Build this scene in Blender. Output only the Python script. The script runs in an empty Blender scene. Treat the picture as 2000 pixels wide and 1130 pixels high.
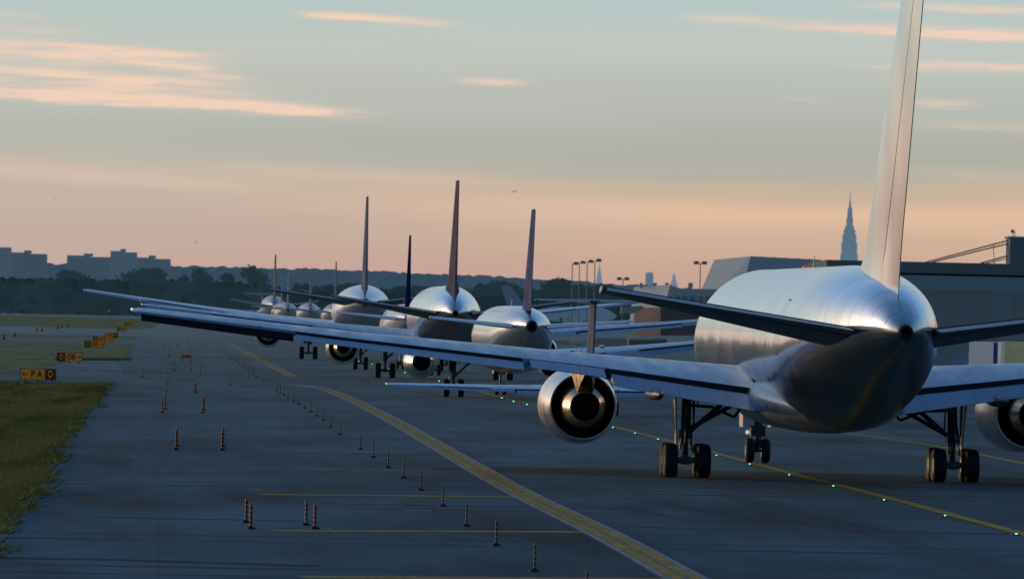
import bpy, math, random
from mathutils import Vector, Matrix
random.seed(7)
sc = bpy.context.scene
COL = sc.collection
PI = math.pi
# ------------------------------------------------------------------ camera (surveyed: focal 223 mm, eye height 5.72 m)
F_PX, EYE, HOR, ROLL = 12400.0, 5.72, 601.0, 0.0204
def at(px, py, Y):
    """point of the place that lies Y metres ahead, seen in the photo at px,py"""
    dx, dy = px-1000, py-565
    c, s = math.cos(ROLL), math.sin(ROLL)
    xx = dx*c+dy*s; yy = -dx*s+dy*c
    yr = yy+565-HOR
    return Vector((xx*Y/F_PX, Y, EYE-yr*Y/F_PX))
def gp(px, py, z=0.0):
    """ground point seen in the photo at px,py"""
    dx, dy = px-1000, py-565
    c, s = math.cos(ROLL), math.sin(ROLL)
    xx = dx*c+dy*s; yy = -dx*s+dy*c
    yr = max(yy+565-HOR, 0.5)
    Y = F_PX*EYE/yr
    return Vector((xx*Y/F_PX, Y, z))
cd = bpy.data.cameras.new('camera'); cam = bpy.data.objects.new('camera', cd); COL.objects.link(cam)
cd.lens = F_PX*36/2000; cd.sensor_width = 36; cd.clip_end = 90000; cd.clip_start = 1
p = (HOR-565)/F_PX
Fw = Vector((0, math.cos(p), math.sin(p))); R0 = Vector((1, 0, 0)); U0 = R0.cross(Fw)
Rr = R0*math.cos(ROLL)+U0*math.sin(ROLL); Ur = U0*math.cos(ROLL)-R0*math.sin(ROLL)
m = Matrix((Rr, Ur, -Fw)).transposed().to_4x4(); m.translation = Vector((0, 0, EYE))
cam.matrix_world = m
sc.camera = cam
cd.dof.use_dof = True; cd.dof.focus_distance = 215; cd.dof.aperture_fstop = 4.5

# ------------------------------------------------------------------ helpers
def link(o, parent=None):
    COL.objects.link(o)
    if parent is not None: o.parent = parent
    return o
def empty(name, loc=(0, 0, 0), rz=0):
    o = bpy.data.objects.new(name, None); o.location = loc; o.rotation_euler = (0, 0, rz); o.empty_display_size = .5
    return link(o)
def tag(o, label=None, cat=None, group=None, kind=None):
    if label: o['label'] = label
    if cat: o['category'] = cat
    if group: o['group'] = group
    if kind: o['kind'] = kind
    return o
class MB:
    def __init__(s): s.v = []; s.f = []; s.mi = []; s.m = 0
    def add(s, vs, fs):
        b = len(s.v); s.v += [tuple(v) for v in vs]
        for f in fs: s.f.append([b+i for i in f]); s.mi.append(s.m)
        return s
    def box(s, x0, x1, y0, y1, z0, z1):
        return s.add([(x0,y0,z0),(x1,y0,z0),(x1,y1,z0),(x0,y1,z0),(x0,y0,z1),(x1,y0,z1),(x1,y1,z1),(x0,y1,z1)],
              [(0,3,2,1),(4,5,6,7),(0,1,5,4),(1,2,6,5),(2,3,7,6),(3,0,4,7)])
    def loft(s, loops, cap0=True, cap1=True, close=True):
        n = len(loops[0]); vs = [v for l in loops for v in l]; fs = []
        for i in range(len(loops)-1):
            for j in range(n if close else n-1):
                a, b = i*n+j, i*n+(j+1) % n
                fs.append((a, b, b+n, a+n))
        if cap0: fs.append(tuple(range(n-1, -1, -1)))
        if cap1: fs.append(tuple((len(loops)-1)*n+j for j in range(n)))
        return s.add(vs, fs)
    def tube(s, a, b, r0, r1=None, n=10):
        a, b = Vector(a), Vector(b); r1 = r0 if r1 is None else r1
        d = (b-a).normalized(); u = d.orthogonal().normalized(); w = d.cross(u)
        L = [[c+(u*math.cos(t)+w*math.sin(t))*r for t in [2*PI*k/n for k in range(n)]] for c, r in ((a, r0), (b, r1))]
        return s.loft(L)
    def lathe_y(s, prof, cx, cz, n=40, cap0=False, cap1=False, sq=1.0):
        L = [[(cx+math.sin(2*PI*k/n)*r, y, cz+math.cos(2*PI*k/n)*r) for k in range(n)] for y, r in prof]
        return s.loft(L, cap0, cap1)
    def lathe_x(s, prof, cy, cz, n=24):
        L = [[(x, cy+math.sin(2*PI*k/n)*r, cz+math.cos(2*PI*k/n)*r) for k in range(n)] for x, r in prof]
        return s.loft(L)
    def lathe_z(s, prof, cx, cy, n=12):
        L = [[(cx+math.cos(2*PI*k/n)*r, cy+math.sin(2*PI*k/n)*r, z) for k in range(n)] for z, r in prof]
        return s.loft(L)
    def build(s, name, mats, parent=None, smooth=True, ang=35):
        me = bpy.data.meshes.new(name); me.from_pydata(s.v, [], s.f)
        if not isinstance(mats, (list, tuple)): mats = [mats]
        for mm in mats: me.materials.append(mm)
        if len(mats) > 1: me.polygons.foreach_set('material_index', s.mi)
        if smooth:
            me.polygons.foreach_set('use_smooth', [True]*len(me.polygons))
            me.update()
            try: me.set_sharp_from_angle(angle=math.radians(ang))
            except Exception: pass
        me.update()
        return link(bpy.data.objects.new(name, me), parent)
def copy_tree(o, parent=None):
    c = o.copy(); COL.objects.link(c)
    if parent is not None: c.parent = parent
    for ch in [x for x in list(bpy.data.objects) if x.parent == o and x != c]: copy_tree(ch, c)
    return c

# ------------------------------------------------------------------ materials
HAZE = {}
def N(nt, t, **kw):
    n = nt.nodes.new(t)
    for k, v in kw.items():
        if k.startswith('i_'): n.inputs[int(k[2:])].default_value = v
        else: setattr(n, k, v)
    return n
def new_mat(name):
    m = bpy.data.materials.new(name); m.use_nodes = True; nt = m.node_tree; nt.nodes.clear()
    out = N(nt, 'ShaderNodeOutputMaterial'); b = N(nt, 'ShaderNodeBsdfPrincipled')
    return m, nt, out, b
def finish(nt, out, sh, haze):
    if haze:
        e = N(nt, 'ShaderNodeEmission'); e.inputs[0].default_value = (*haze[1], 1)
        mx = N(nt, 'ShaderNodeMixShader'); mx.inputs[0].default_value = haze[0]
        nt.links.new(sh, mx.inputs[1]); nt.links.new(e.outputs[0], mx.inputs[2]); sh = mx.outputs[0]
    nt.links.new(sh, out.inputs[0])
def mat(name, col, rough=.6, metal=0, var=.15, scale=3.0, bump=0.0, haze=None, emit=None, spec=.5, stretch=(1,1,1), col2=None, rvar=0.0, coat=0):
    m, nt, out, b = new_mat(name); L = nt.links.new
    tc = N(nt, 'ShaderNodeTexCoord'); mp = N(nt, 'ShaderNodeMapping'); mp.inputs['Scale'].default_value = stretch
    L(tc.outputs['Object'], mp.inputs[0])
    nz = N(nt, 'ShaderNodeTexNoise'); nz.inputs['Scale'].default_value = scale; nz.inputs['Detail'].default_value = 5
    L(mp.outputs[0], nz.inputs['Vector'])
    r = N(nt, 'ShaderNodeValToRGB'); r.color_ramp.elements[0].position = .3; r.color_ramp.elements[1].position = .7
    c2 = col2 or tuple(min(1, c*(1+var)) for c in col)
    r.color_ramp.elements[0].color = (*[c*(1-var) for c in col], 1); r.color_ramp.elements[1].color = (*c2, 1)
    L(nz.outputs[0], r.inputs[0]); L(r.outputs[0], b.inputs['Base Color'])
    b.inputs['Roughness'].default_value = rough; b.inputs['Metallic'].default_value = metal
    b.inputs['Specular IOR Level'].default_value = spec; b.inputs['Coat Weight'].default_value = coat
    if rvar:
        mr = N(nt, 'ShaderNodeMapRange'); mr.inputs[1].default_value = .3; mr.inputs[2].default_value = .7
        mr.inputs[3].default_value = rough-rvar; mr.inputs[4].default_value = rough+rvar
        L(nz.outputs[0], mr.inputs[0]); L(mr.outputs[0], b.inputs['Roughness'])
    if bump:
        bp = N(nt, 'ShaderNodeBump'); bp.inputs['Strength'].default_value = bump; bp.inputs['Distance'].default_value = .05
        L(nz.outputs[0], bp.inputs['Height']); L(bp.outputs[0], b.inputs['Normal'])
    if emit:
        b.inputs['Emission Color'].default_value = (*emit[0], 1); b.inputs['Emission Strength'].default_value = emit[1]
    finish(nt, out, b.outputs[0], haze)
    return m
def skin(name, col, rough, metal, period=1.05, line=.035, dark=.55, coat=0, haze=None, windows=None, belly=None, var=.06, wav=.02, ribs=.3):
    """aircraft skin: ring frames every `period` m along the body, slight panel-to-panel change, optional cabin windows / painted belly"""
    m, nt, out, b = new_mat(name); L = nt.links.new
    tc = N(nt, 'ShaderNodeTexCoord'); sx = N(nt, 'ShaderNodeSeparateXYZ'); L(tc.outputs['Object'], sx.inputs[0])
    def M(op, a, bb=None, c=None):
        n = N(nt, 'ShaderNodeMath', operation=op)
        for i, v in enumerate((a, bb, c)):
            if v is None: continue
            if isinstance(v, (int, float)): n.inputs[i].default_value = v
            else: L(v, n.inputs[i])
        return n.outputs[0]
    t = M('DIVIDE', sx.outputs[1], period); fr = M('FRACT', t)
    ln = M('LESS_THAN', fr, line/period)
    # panel id colour change
    fl = M('FLOOR', M('DIVIDE', sx.outputs[1], period*3)); fz = M('FLOOR', M('DIVIDE', sx.outputs[2], 1.15))
    cmb = N(nt, 'ShaderNodeCombineXYZ'); L(fl, cmb.inputs[0]); L(fz, cmb.inputs[1])
    wn = N(nt, 'ShaderNodeTexWhiteNoise', noise_dimensions='3D'); L(cmb.outputs[0], wn.inputs[0])
    nz = N(nt, 'ShaderNodeTexNoise'); nz.inputs['Scale'].default_value = .55; nz.inputs['Detail'].default_value = 6; L(tc.outputs['Object'], nz.inputs['Vector'])
    v = M('ADD', M('MULTIPLY', M('SUBTRACT', wn.outputs[0], .5), var*2), M('MULTIPLY', M('SUBTRACT', nz.outputs[0], .5), .3))
    v = M('ADD', v, 1.0)
    v = M('MULTIPLY', v, M('SUBTRACT', 1.0, M('MULTIPLY', ln, 1-dark)))
    if windows:
        # lower tail darkened and roughened below a sloping, noisy line
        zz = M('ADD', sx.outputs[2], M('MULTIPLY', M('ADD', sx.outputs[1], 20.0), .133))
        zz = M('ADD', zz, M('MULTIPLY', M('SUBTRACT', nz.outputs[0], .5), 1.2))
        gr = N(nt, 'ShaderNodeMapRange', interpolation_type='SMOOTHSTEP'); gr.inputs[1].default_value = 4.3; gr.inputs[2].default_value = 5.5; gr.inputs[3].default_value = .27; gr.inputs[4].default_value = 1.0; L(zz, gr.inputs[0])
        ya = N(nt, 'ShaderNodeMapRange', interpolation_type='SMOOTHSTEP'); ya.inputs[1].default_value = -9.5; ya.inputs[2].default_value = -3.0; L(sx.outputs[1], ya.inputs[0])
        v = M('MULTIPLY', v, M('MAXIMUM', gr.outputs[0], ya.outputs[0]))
        low_rough = M('MULTIPLY', M('SUBTRACT', 1.0, M('MAXIMUM', gr.outputs[0], ya.outputs[0])), .14)
        z0, z1, per = windows
        wy = M('ABSOLUTE', M('SUBTRACT', M('FRACT', M('DIVIDE', sx.outputs[1], per)), .5))
        wz = M('ABSOLUTE', M('SUBTRACT', sx.outputs[2], (z0+z1)/2))
        on = M('MULTIPLY', M('LESS_THAN', wy, .27), M('LESS_THAN', wz, (z1-z0)/2))
        on = M('MULTIPLY', on, M('GREATER_THAN', sx.outputs[1], windows_rear[0]))
        v = M('MULTIPLY', v, M('SUBTRACT', 1.0, M('MULTIPLY', on, .55)))
    cm = N(nt, 'ShaderNodeMix', data_type='RGBA', blend_type='MULTIPLY'); cm.inputs[0].default_value = 1
    cm.inputs[6].default_value = (*col, 1); 
    cc = N(nt, 'ShaderNodeCombineColor'); L(v, cc.inputs[0]); L(v, cc.inputs[1]); L(v, cc.inputs[2]); L(cc.outputs[0], cm.inputs[7])
    colout = cm.outputs[2]
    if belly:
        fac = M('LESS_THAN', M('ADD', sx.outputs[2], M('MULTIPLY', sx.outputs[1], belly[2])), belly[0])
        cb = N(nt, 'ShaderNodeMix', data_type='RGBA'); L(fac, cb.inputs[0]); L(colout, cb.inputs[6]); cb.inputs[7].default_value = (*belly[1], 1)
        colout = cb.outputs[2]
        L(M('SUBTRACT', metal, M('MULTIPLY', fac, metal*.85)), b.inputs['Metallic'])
    else: b.inputs['Metallic'].default_value = metal
    L(colout, b.inputs['Base Color'])
    rr = M('ADD', rough, M('MULTIPLY', M('SUBTRACT', wn.outputs[0], .5), rough*.2))
    if windows: rr = M('ADD', rr, low_rough)
    L(rr, b.inputs['Roughness'])
    b.inputs['Coat Weight'].default_value = coat
    # gentle waviness of thin metal between the frames
    ww = M('ABSOLUTE', M('SUBTRACT', M('FRACT', M('DIVIDE', sx.outputs[1], .52)), .5))
    onb = M('GREATER_THAN', sx.outputs[1], -7.0)
    nb_ = N(nt, 'ShaderNodeTexNoise'); nb_.inputs['Scale'].default_value = .38; nb_.inputs['Detail'].default_value = 1.5; L(tc.outputs['Object'], nb_.inputs['Vector'])
    h = M('ADD', M('MULTIPLY', M('MULTIPLY', ww, onb), .006*ribs), M('MULTIPLY', nb_.outputs[0], wav*2.5))
    bp = N(nt, 'ShaderNodeBump'); bp.inputs['Strength'].default_value = 1; bp.inputs['Distance'].default_value = 1
    L(h, bp.inputs['Height']); L(bp.outputs[0], b.inputs['Normal'])
    finish(nt, out, b.outputs[0], haze)
    return m
windows_rear = [-13.0]

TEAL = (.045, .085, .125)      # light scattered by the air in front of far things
MT = {}
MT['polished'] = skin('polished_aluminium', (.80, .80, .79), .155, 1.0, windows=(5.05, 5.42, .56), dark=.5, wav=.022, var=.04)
MT['polished_tail'] = mat('polished_tail_metal', (.66, .63, .63), .17, 1.0, var=.08, scale=.5, stretch=(1, 1, .35), rvar=.03)
MT['mauve_fin'] = mat('mauve_fin_paint', (.10, .115, .17), .8, 0, spec=0.02, scale=.35, var=.3, col2=(.17, .14, .17))
MT['wing_grey'] = mat('wing_grey_paint', (.42, .45, .48), .30, .25, var=.10, scale=.9, rvar=.08, stretch=(1, .5, 1))
def panelled(name, col, rough, metal, sx=1.6, sy=.9, line=.02, dark=.6, var=.06, **kw):
    m, nt, out, b = new_mat(name); L = nt.links.new
    tc = N(nt, 'ShaderNodeTexCoord'); br = N(nt, 'ShaderNodeTexBrick'); L(tc.outputs['Object'], br.inputs['Vector'])
    br.inputs['Color1'].default_value = (*[c*(1-var) for c in col], 1); br.inputs['Color2'].default_value = (*[c*(1+var) for c in col], 1); br.inputs['Mortar'].default_value = (*[c*dark for c in col], 1)
    br.inputs['Scale'].default_value = 1; br.inputs['Mortar Size'].default_value = line; br.inputs['Brick Width'].default_value = sx; br.inputs['Row Height'].default_value = sy
    nz = N(nt, 'ShaderNodeTexNoise'); nz.inputs['Scale'].default_value = 1.1; nz.inputs['Detail'].default_value = 6; mp = N(nt, 'ShaderNodeMapping'); mp.inputs['Scale'].default_value = (1.5, .35, 1); L(tc.outputs['Object'], mp.inputs[0]); L(mp.outputs[0], nz.inputs['Vector'])
    mr = N(nt, 'ShaderNodeMapRange'); mr.inputs[1].default_value = .3; mr.inputs[2].default_value = .7; mr.inputs[3].default_value = .78; mr.inputs[4].default_value = 1.12; L(nz.outputs[0], mr.inputs[0])
    mx = N(nt, 'ShaderNodeMix', data_type='RGBA', blend_type='MULTIPLY'); mx.inputs[0].default_value = 1; L(br.outputs[0], mx.inputs[6]); L(mr.outputs[0], mx.inputs[7]); L(mx.outputs[2], b.inputs['Base Color'])
    r2 = N(nt, 'ShaderNodeMapRange'); r2.inputs[1].default_value = .3; r2.inputs[2].default_value = .7; r2.inputs[3].default_value = rough-.07; r2.inputs[4].default_value = rough+.09; L(nz.outputs[0], r2.inputs[0]); L(r2.outputs[0], b.inputs['Roughness'])
    b.inputs['Metallic'].default_value = metal; finish(nt, out, b.outputs[0], None); return m
MT['wing_grey'] = panelled('wing_grey_paint', (.42, .45, .48), .28, .25, 2.3, 1.1)
MT['flap_grey'] = panelled('flap_grey_paint', (.34, .39, .46), .38, .15, 1.7, 4.0)
MT['flap_plain'] = mat('flap_grey_paint', (.36, .40, .46), .38, .15, var=.12, scale=1.3, rvar=.06)
MT['dark_gap'] = mat('gap_shade', (.02, .02, .022), .7)
MT['stab_grey'] = mat('stabilizer_grey_paint', (.19, .195, .21), .38, .1, var=.12, scale=1.2)
MT['under_dark'] = mat('aileron_shade', (.006, .007, .010), .7, 0, spec=.05)  # black put into the aileron for the shaded wing underside
MT['white_wing'] = mat('white_wing_paint', (.72, .74, .76), .35, 0, var=.06, scale=1.0, coat=.3)
MT['white_skin'] = skin('white_fuselage_paint', (.72, .72, .72), .3, 0.1, period=2.2, dark=.8, coat=.4, wav=.008, ribs=0)
MT['silver_skin'] = skin('silver_fuselage_paint', (.60, .61, .62), .24, .85, period=2.2, dark=.75, coat=.3, wav=.02, ribs=.2)
MT['pale_skin'] = skin('pale_grey_fuselage_paint', (.64, .64, .64), .24, .85, period=2.2, dark=.75, coat=.3, wav=.02, ribs=.1)
MT['nacelle'] = mat('nacelle_metal', (.66, .63, .58), .26, 1.0, var=.12, scale=1.4, rvar=.05)
MT['nozzle'] = mat('bronze_nozzle_metal', (.72, .54, .34), .32, 1.0, var=.2, scale=2.5, rvar=.08)
MT['duct'] = mat('black_duct', (.012, .012, .013), .5)
MT['soot'] = mat('soot_black', (.006, .006, .007), .8)
MT['tyre'] = mat('tyre_rubber', (.018, .018, .02), .75, var=.3, scale=6)
MT['strut'] = mat('gear_steel', (.10, .105, .11), .45, .6, var=.3, scale=5)
MT['hub'] = mat('wheel_hub_metal', (.30, .30, .30), .4, .8)
MT['gear_door'] = mat('gear_door_paint', (.46, .44, .40), .35, .4)
MT['navy'] = mat('navy_fin_paint', (.006, .010, .075), .8, 0, spec=0)
MT['purple_grey'] = mat('violet_grey_fin_paint', (.10, .12, .26), .8, 0, spec=0.02, scale=.5, var=.3, col2=(.16, .16, .32))
MT['grey_fin'] = mat('grey_fin_paint', (.15, .19, .28), .8, 0, spec=0.02, scale=.4, var=.3, col2=(.23, .24, .31))
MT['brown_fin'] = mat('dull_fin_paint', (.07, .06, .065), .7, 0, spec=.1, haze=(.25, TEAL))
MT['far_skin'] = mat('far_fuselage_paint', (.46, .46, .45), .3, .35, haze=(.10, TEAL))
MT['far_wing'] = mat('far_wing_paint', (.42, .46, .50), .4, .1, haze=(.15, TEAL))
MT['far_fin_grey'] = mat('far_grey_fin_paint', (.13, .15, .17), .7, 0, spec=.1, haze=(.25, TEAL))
MT['glass_white'] = mat('white_lamp', (.9, .9, .9), .2, emit=((1, .9, .8), .5))
MT['red_lamp'] = mat('red_lamp', (.6, .02, .02), .3, emit=((1, .05, .04), .35))
MT['green_lamp'] = mat('green_lamp', (.05, .5, .3), .3, emit=((.12, 1.0, .55), 3.5))

# ------------------------------------------------------------------ aircraft
def naca(c): return 5*(.2969*math.sqrt(max(c, 0))-.1260*c-.3516*c*c+.2843*c**3-.1036*c**4)
def lerp_sec(secs, x):
    if x <= secs[0][0]: return secs[0]
    for a, b in zip(secs, secs[1:]):
        if x <= b[0]:
            t = (x-a[0])/(b[0]-a[0]); return tuple(p+(q-p)*t for p, q in zip(a, b))
    return secs[-1]
def foil(sec, c0=0.0, c1=1.0, drop=0.0, low=0.0, thin=1.0, axis='h', side=1, n=9, camber=.018):
    """section loop: sec = (span, yLE, zLE, yTE, zTE, thickness)"""
    x, yl, zl, yt, zt, th = sec
    ch = yl-yt
    cs = [c0+(c1-c0)*(1-math.cos(PI*k/n))/2 for k in range(n+1)]
    def pt(c, sgn):
        h = th*naca(min(c, 1.0))*thin
        if c0 > 0:  # a flap: its own rounded nose
            q = (c-c0)/(c1-c0)
            h = th*naca(c0)*.8*math.sqrt(max(0, 1-(1-min(q/.25, 1))**2))*(1-.93*max(0, q-.1)/.9)
        y = yl-ch*c; z = zl+(zt-zl)*c+camber*ch*4*c*(1-c)*.5
        if c0 > 0: z -= low+drop*(c-c0)/(c1-c0)
        z += sgn*h*(1.0 if sgn > 0 else .85)
        return (side*x, y, z) if axis == 'h' else (sgn*h*(1 if True else 1), y, x)
    up = [pt(c, 1) for c in cs]; lo = [pt(c, -1) for c in reversed(cs)]
    if c0 == 0: lo = lo[:-1]
    if c1 >= 1 and th*naca(1.0) < .02 or c0 > 0: lo = lo[1:] if len(lo) > 2 else lo
    return up+lo
def foil_part(name, secs, xs, m, parent, side=1, axis='h', **kw):
    mb = MB(); mb.loft([foil(lerp_sec(secs, x), side=side, axis=axis, **kw) for x in xs])
    return mb.build(name, m, parent, ang=40)
def frange(a, b, n): return [a+(b-a)*i/n for i in range(n+1)]

def build_jet(name, S, detail=2):
    root = empty(name)
    # ---- fuselage
    n = 64 if detail == 2 else 36
    st = S['fus']   # (y, z_bottom, z_top, half_width)
    ys = []
    for a, b in zip(st, st[1:]):
        k = max(1, int(abs(b[0]-a[0])/(1.0 if detail == 2 else 2.5)))
        ys += [a[0]+(b[0]-a[0])*i/k for i in range(k)]
    ys.append(st[-1][0])
    def interp(y, j):   # Catmull-Rom through the stations
        for i in range(len(st)-1):
            if (st[i][0]-y)*(st[i+1][0]-y) <= 0 and st[i][0] != st[i+1][0]:
                p0 = st[max(i-1, 0)]; p1 = st[i]; p2 = st[i+1]; p3 = st[min(i+2, len(st)-1)]
                t = (y-p1[0])/(p2[0]-p1[0]); h = p2[0]-p1[0]
                m1 = (p2[j]-p0[j])/(p2[0]-p0[0])*h; m2 = (p3[j]-p1[j])/(p3[0]-p1[0])*h
                return (2*t**3-3*t*t+1)*p1[j]+(t**3-2*t*t+t)*m1+(-2*t**3+3*t*t)*p2[j]+(t**3-t*t)*m2
        return st[-1][j]
    loops = []
    for y in ys:
        zb, zt, w = interp(y, 1), interp(y, 2), max(interp(y, 3), .02); zc = (zb+zt)/2; hh = max((zt-zb)/2, .02)
        loops.append([(math.sin(2*PI*k/n)*w, y, zc+math.cos(2*PI*k/n)*hh) for k in range(n)])
    fus = MB().loft(loops).build('fuselage', S['m_fus'], root, ang=60)
    e = st[-1]; zc = (e[1]+e[2])/2
    MB().lathe_y([(e[0]+.12, e[3]*1.12), (e[0]-.04, e[3]*1.06), (e[0]-.22, e[3]*.86), (e[0]-.23, e[3]*.6), (e[0]-.05, e[3]*.55)], 0, zc, n=24, cap1=True).build('exhaust_pipe', MT['soot'], fus)
    # nose cockpit glass
    if detail == 2:
        hb = MB(); hb.loft([[(-1.05+.0*k, 4.4+.9*k, 6.86+.0*k), (-1.0, 4.4+.9*k, 6.93), (-.62, 4.4+.9*k, 7.19), (-.66, 4.4+.9*k, 7.13)] for k in (0, .12)])
        hb.build('roof_hatch', MT['soot'], fus, smooth=False)
        for sd_ in (-1, 1):
            db = MB(); L_ = []
            for (yy, z0_, z1_) in ((-9.6, 4.35, 6.2),):
                ring = [(yy-.5, z0_), (yy+.5, z0_), (yy+.5, z1_), (yy-.5, z1_)]
                def sx_at(y_, z_):
                    zb_, zt_2, w_2 = interp(y_, 1), interp(y_, 2), interp(y_, 3); zc_ = (zb_+zt_2)/2; hh_ = (zt_2-zb_)/2
                    return sd_*(w_2*math.sqrt(max(0, 1-((z_-zc_)/hh_)**2))+.006)
                t_ = .04
                for (ya, yb, za, zb_) in ((yy-.5, yy-.5+t_, z0_, z1_), (yy+.5-t_, yy+.5, z0_, z1_), (yy-.5+t_, yy+.5-t_, z0_, z0_+t_), (yy-.5+t_, yy+.5-t_, z1_-t_, z1_)):
                    nz_ = 6; 
                    for q_ in range(nz_):
                        z1q, z2q = za+(zb_-za)*q_/nz_, za+(zb_-za)*(q_+1)/nz_
                        db.add([(sx_at(ya, z1q), ya, z1q), (sx_at(yb, z1q), yb, z1q), (sx_at(yb, z2q), yb, z2q), (sx_at(ya, z2q), ya, z2q)], [(0, 1, 2, 3)])
            db.build('door_outline', MT['soot'], fus, smooth=False)
    if detail == 2:
        MB().box(-.9, .9, st[0][0]-2.6, st[0][0]-2.2, S['zc']+.6, S['zc']+1.0).build('cockpit_window', MT['soot'], fus)
    # ---- wings
    W = S['wing']; tip = W[-1][0]; k1 = W[1][0]; r = W[0][0]
    tipc = .5
    for side in (-1, 1):
        cut = .77
        a0 = tip*.77
        wg = MB()
        lo = [foil(lerp_sec(W, x), c1=cut, side=side) for x in frange(r, tip-.25, 14)]
        ts = list(lerp_sec(W, tip)); ts[5] *= .5; ts[1] -= .35
        lo.append(foil(tuple(ts), c1=cut, side=side))
        wing = wg.loft(lo).build('wing', S['m_wing'], root, ang=40)
        if detail >= 1:
            # spar face and cove, blackened for the shade in the gap before the flaps
            for x0, x1 in ((r, k1*.93), (k1*1.28, a0)):
                g = MB()
                for xa, xb in zip(frange(x0, x1, 4), frange(x0, x1, 4)[1:]):
                    A, B = lerp_sec(W, xa), lerp_sec(W, xb)
                    def q(s_, dz, dc):
                        ch = s_[1]-s_[3]; return (side*s_[0], s_[1]-ch*(cut+dc), s_[2]+(s_[4]-s_[2])*cut+dz+.018*ch*2*cut*(1-cut))
                    hA, hB = A[5]*naca(cut), B[5]*naca(cut)
                    g.add([q(A, hA-.01, .004), q(B, hB-.01, .004), q(B, -hB-.04, .006), q(A, -hA-.04, .006)], [(0, 1, 2, 3)])
                g.build('flap_cove', MT['dark_gap'], wing, smooth=False)
            gl = S.get('flap_drop', .06)
            foil_part('flap', W, frange(r+.05, k1*.90, 4), S['m_flap'], wing, side, c0=cut+.015, c1=1.03, low=S.get('flap_low', .06), drop=.16*S['sz'])
            foil_part('aileron', W, frange(k1*.93, k1*1.25, 3), S['m_flap'], wing, side, c0=cut-.02, c1=1.0, low=-.02, drop=.05)
            foil_part('flap', W, frange(k1*1.28, a0, 6), S['m_flap'], wing, side, c0=cut+.015, c1=1.05, low=S.get('flap_low', .05), drop=gl)
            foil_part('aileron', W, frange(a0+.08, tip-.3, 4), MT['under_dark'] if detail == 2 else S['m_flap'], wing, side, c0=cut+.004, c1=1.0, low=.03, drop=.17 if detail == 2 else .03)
            for fx in S.get('fairings', ()):
                s_ = lerp_sec(W, fx); ch = s_[1]-s_[3]; zz = s_[4]-.25*S['sz']
                mb = MB(); R = .24*S['sz']
                prof = [(s_[1]-ch*.45, .03), (s_[1]-ch*.6, R*.7), (s_[1]-ch*.8, R), (s_[1]-ch*1.05, R*.9), (s_[1]-ch*1.16, R*.5), (s_[1]-ch*1.2, .04)]
                mb.lathe_y(prof, side*fx, zz, n=16, cap0=True, cap1=True); mb.build('flap_track_fairing', MT['strut'], wing)
            s_ = lerp_sec(W, tip)
            mb = MB(); mb.lathe_y([(s_[1]-.9, .02), (s_[1]-1.0, .04), (s_[1]-1.2, .05), (s_[1]-1.35, .02)], side*(tip+.02), s_[2]+.02, n=10, cap0=True, cap1=True)
            mb.build('navigation_light', MT['glass_white'], wing)
        if S.get('winglet'):
            hgt = S['winglet']; s_ = lerp_sec(W, tip)
            loops = []
            for k in range(6):
                t = k/5; ox = hgt*.55*t; oz = hgt*t*t*.6+hgt*.4*t
                ch = (s_[1]-s_[3])*(1-.6*t); yl = s_[1]-hgt*.9*t
                loops.append([(side*(tip-.05+ox-q[0]), yl-ch*q[1], s_[2]+oz+q[2]) for q in ((0, 0, 0), (-.04, .35, .05), (-.03, .7, .03), (0, 1, 0), (.03, .7, -.03), (.04, .35, -.05))])
            MB().loft(loops).build('winglet', S['m_wing'], wing)
        # ---- stabiliser
        T = S['stab']; st_ = MB()
        stab = foil_part('horizontal_stabilizer', T, frange(T[0][0], T[-1][0], 5), S['m_stab'], root, side, c1=.70, camber=0)
        foil_part('elevator', T, frange(T[0][0]+.35*S['sz'], T[-1][0]-.15*S['sz'], 4), S['m_stab'], stab, side, c0=.705, c1=1.0, drop=S.get('elev', .12), camber=0)
        # ---- engines
        for (ex, ey, ez, R, LL, rear) in S['eng']:
            cx = side*ex
            xr = .58 if S.get('mixed') else .86
            prof = [(ey+LL, R*.80), (ey+LL*.985, R*.86), (ey+LL*.93, R*.93), (ey+LL*.75, R*1.0), (ey+LL*.45, R*1.01), (ey+LL*.2, R*(.95 if xr > .8 else .86)), (ey, R*xr), (ey+.01, R*(xr-.04))]
            eng = MB().lathe_y(prof, cx, ez, n=48 if detail == 2 else 28).build('engine', S['m_nac'], root)
            inner = [(ey+.01, R*(xr-.035)), (ey+.5*LL*.5, R*(xr-.05)), (ey+LL*.5, R*(xr-.06))]
            MB().lathe_y(inner, cx, ez, n=40, cap1=True).build('exhaust_duct', MT['duct'], eng)
            MB().lathe_y([(ey+LL*.99, R*.80), (ey+LL*.8, R*.76), (ey+LL*.7, R*.76)], cx, ez, n=32, cap1=True).build('air_intake', MT['duct'], eng)
            if not rear and S.get('mixed'):
                wv = .12*R
                MB().loft([[(cx-wv, y, z0), (cx+wv, y, z0), (cx+wv, y, z1), (cx-wv, y, z1)] for y, z0, z1 in ((ey+LL*.8, ez+R*.9, ez+R*1.02), (ey+LL*.2, ez+R*.6, ez+R*1.25), (ey-.6, ez+R*.62, ez+R*1.2))]).build('pylon', MT['nozzle'], eng, ang=20)
            elif not rear:
                core = [(ey+LL*.3, R*.66), (ey+.1, R*.62), (ey-.45*R, R*.53), (ey-.85*R, R*.40), (ey-.86*R, R*.365), (ey-.5*R, R*.35)]
                MB().lathe_y(core, cx, ez, n=40).build('core_cowl', S.get('m_core', MT['nozzle']), eng)
                MB().lathe_y([(ey-.45*R, R*.36), (ey-.44*R, R*.05)], cx, ez, n=24, cap1=True).build('turbine_exit', MT['soot'], eng)
                s_ = lerp_sec(W, ex); ch = s_[1]-s_[3]; zt_ = s_[2]-.05
                wv = .26*R
                pl = MB()
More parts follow.
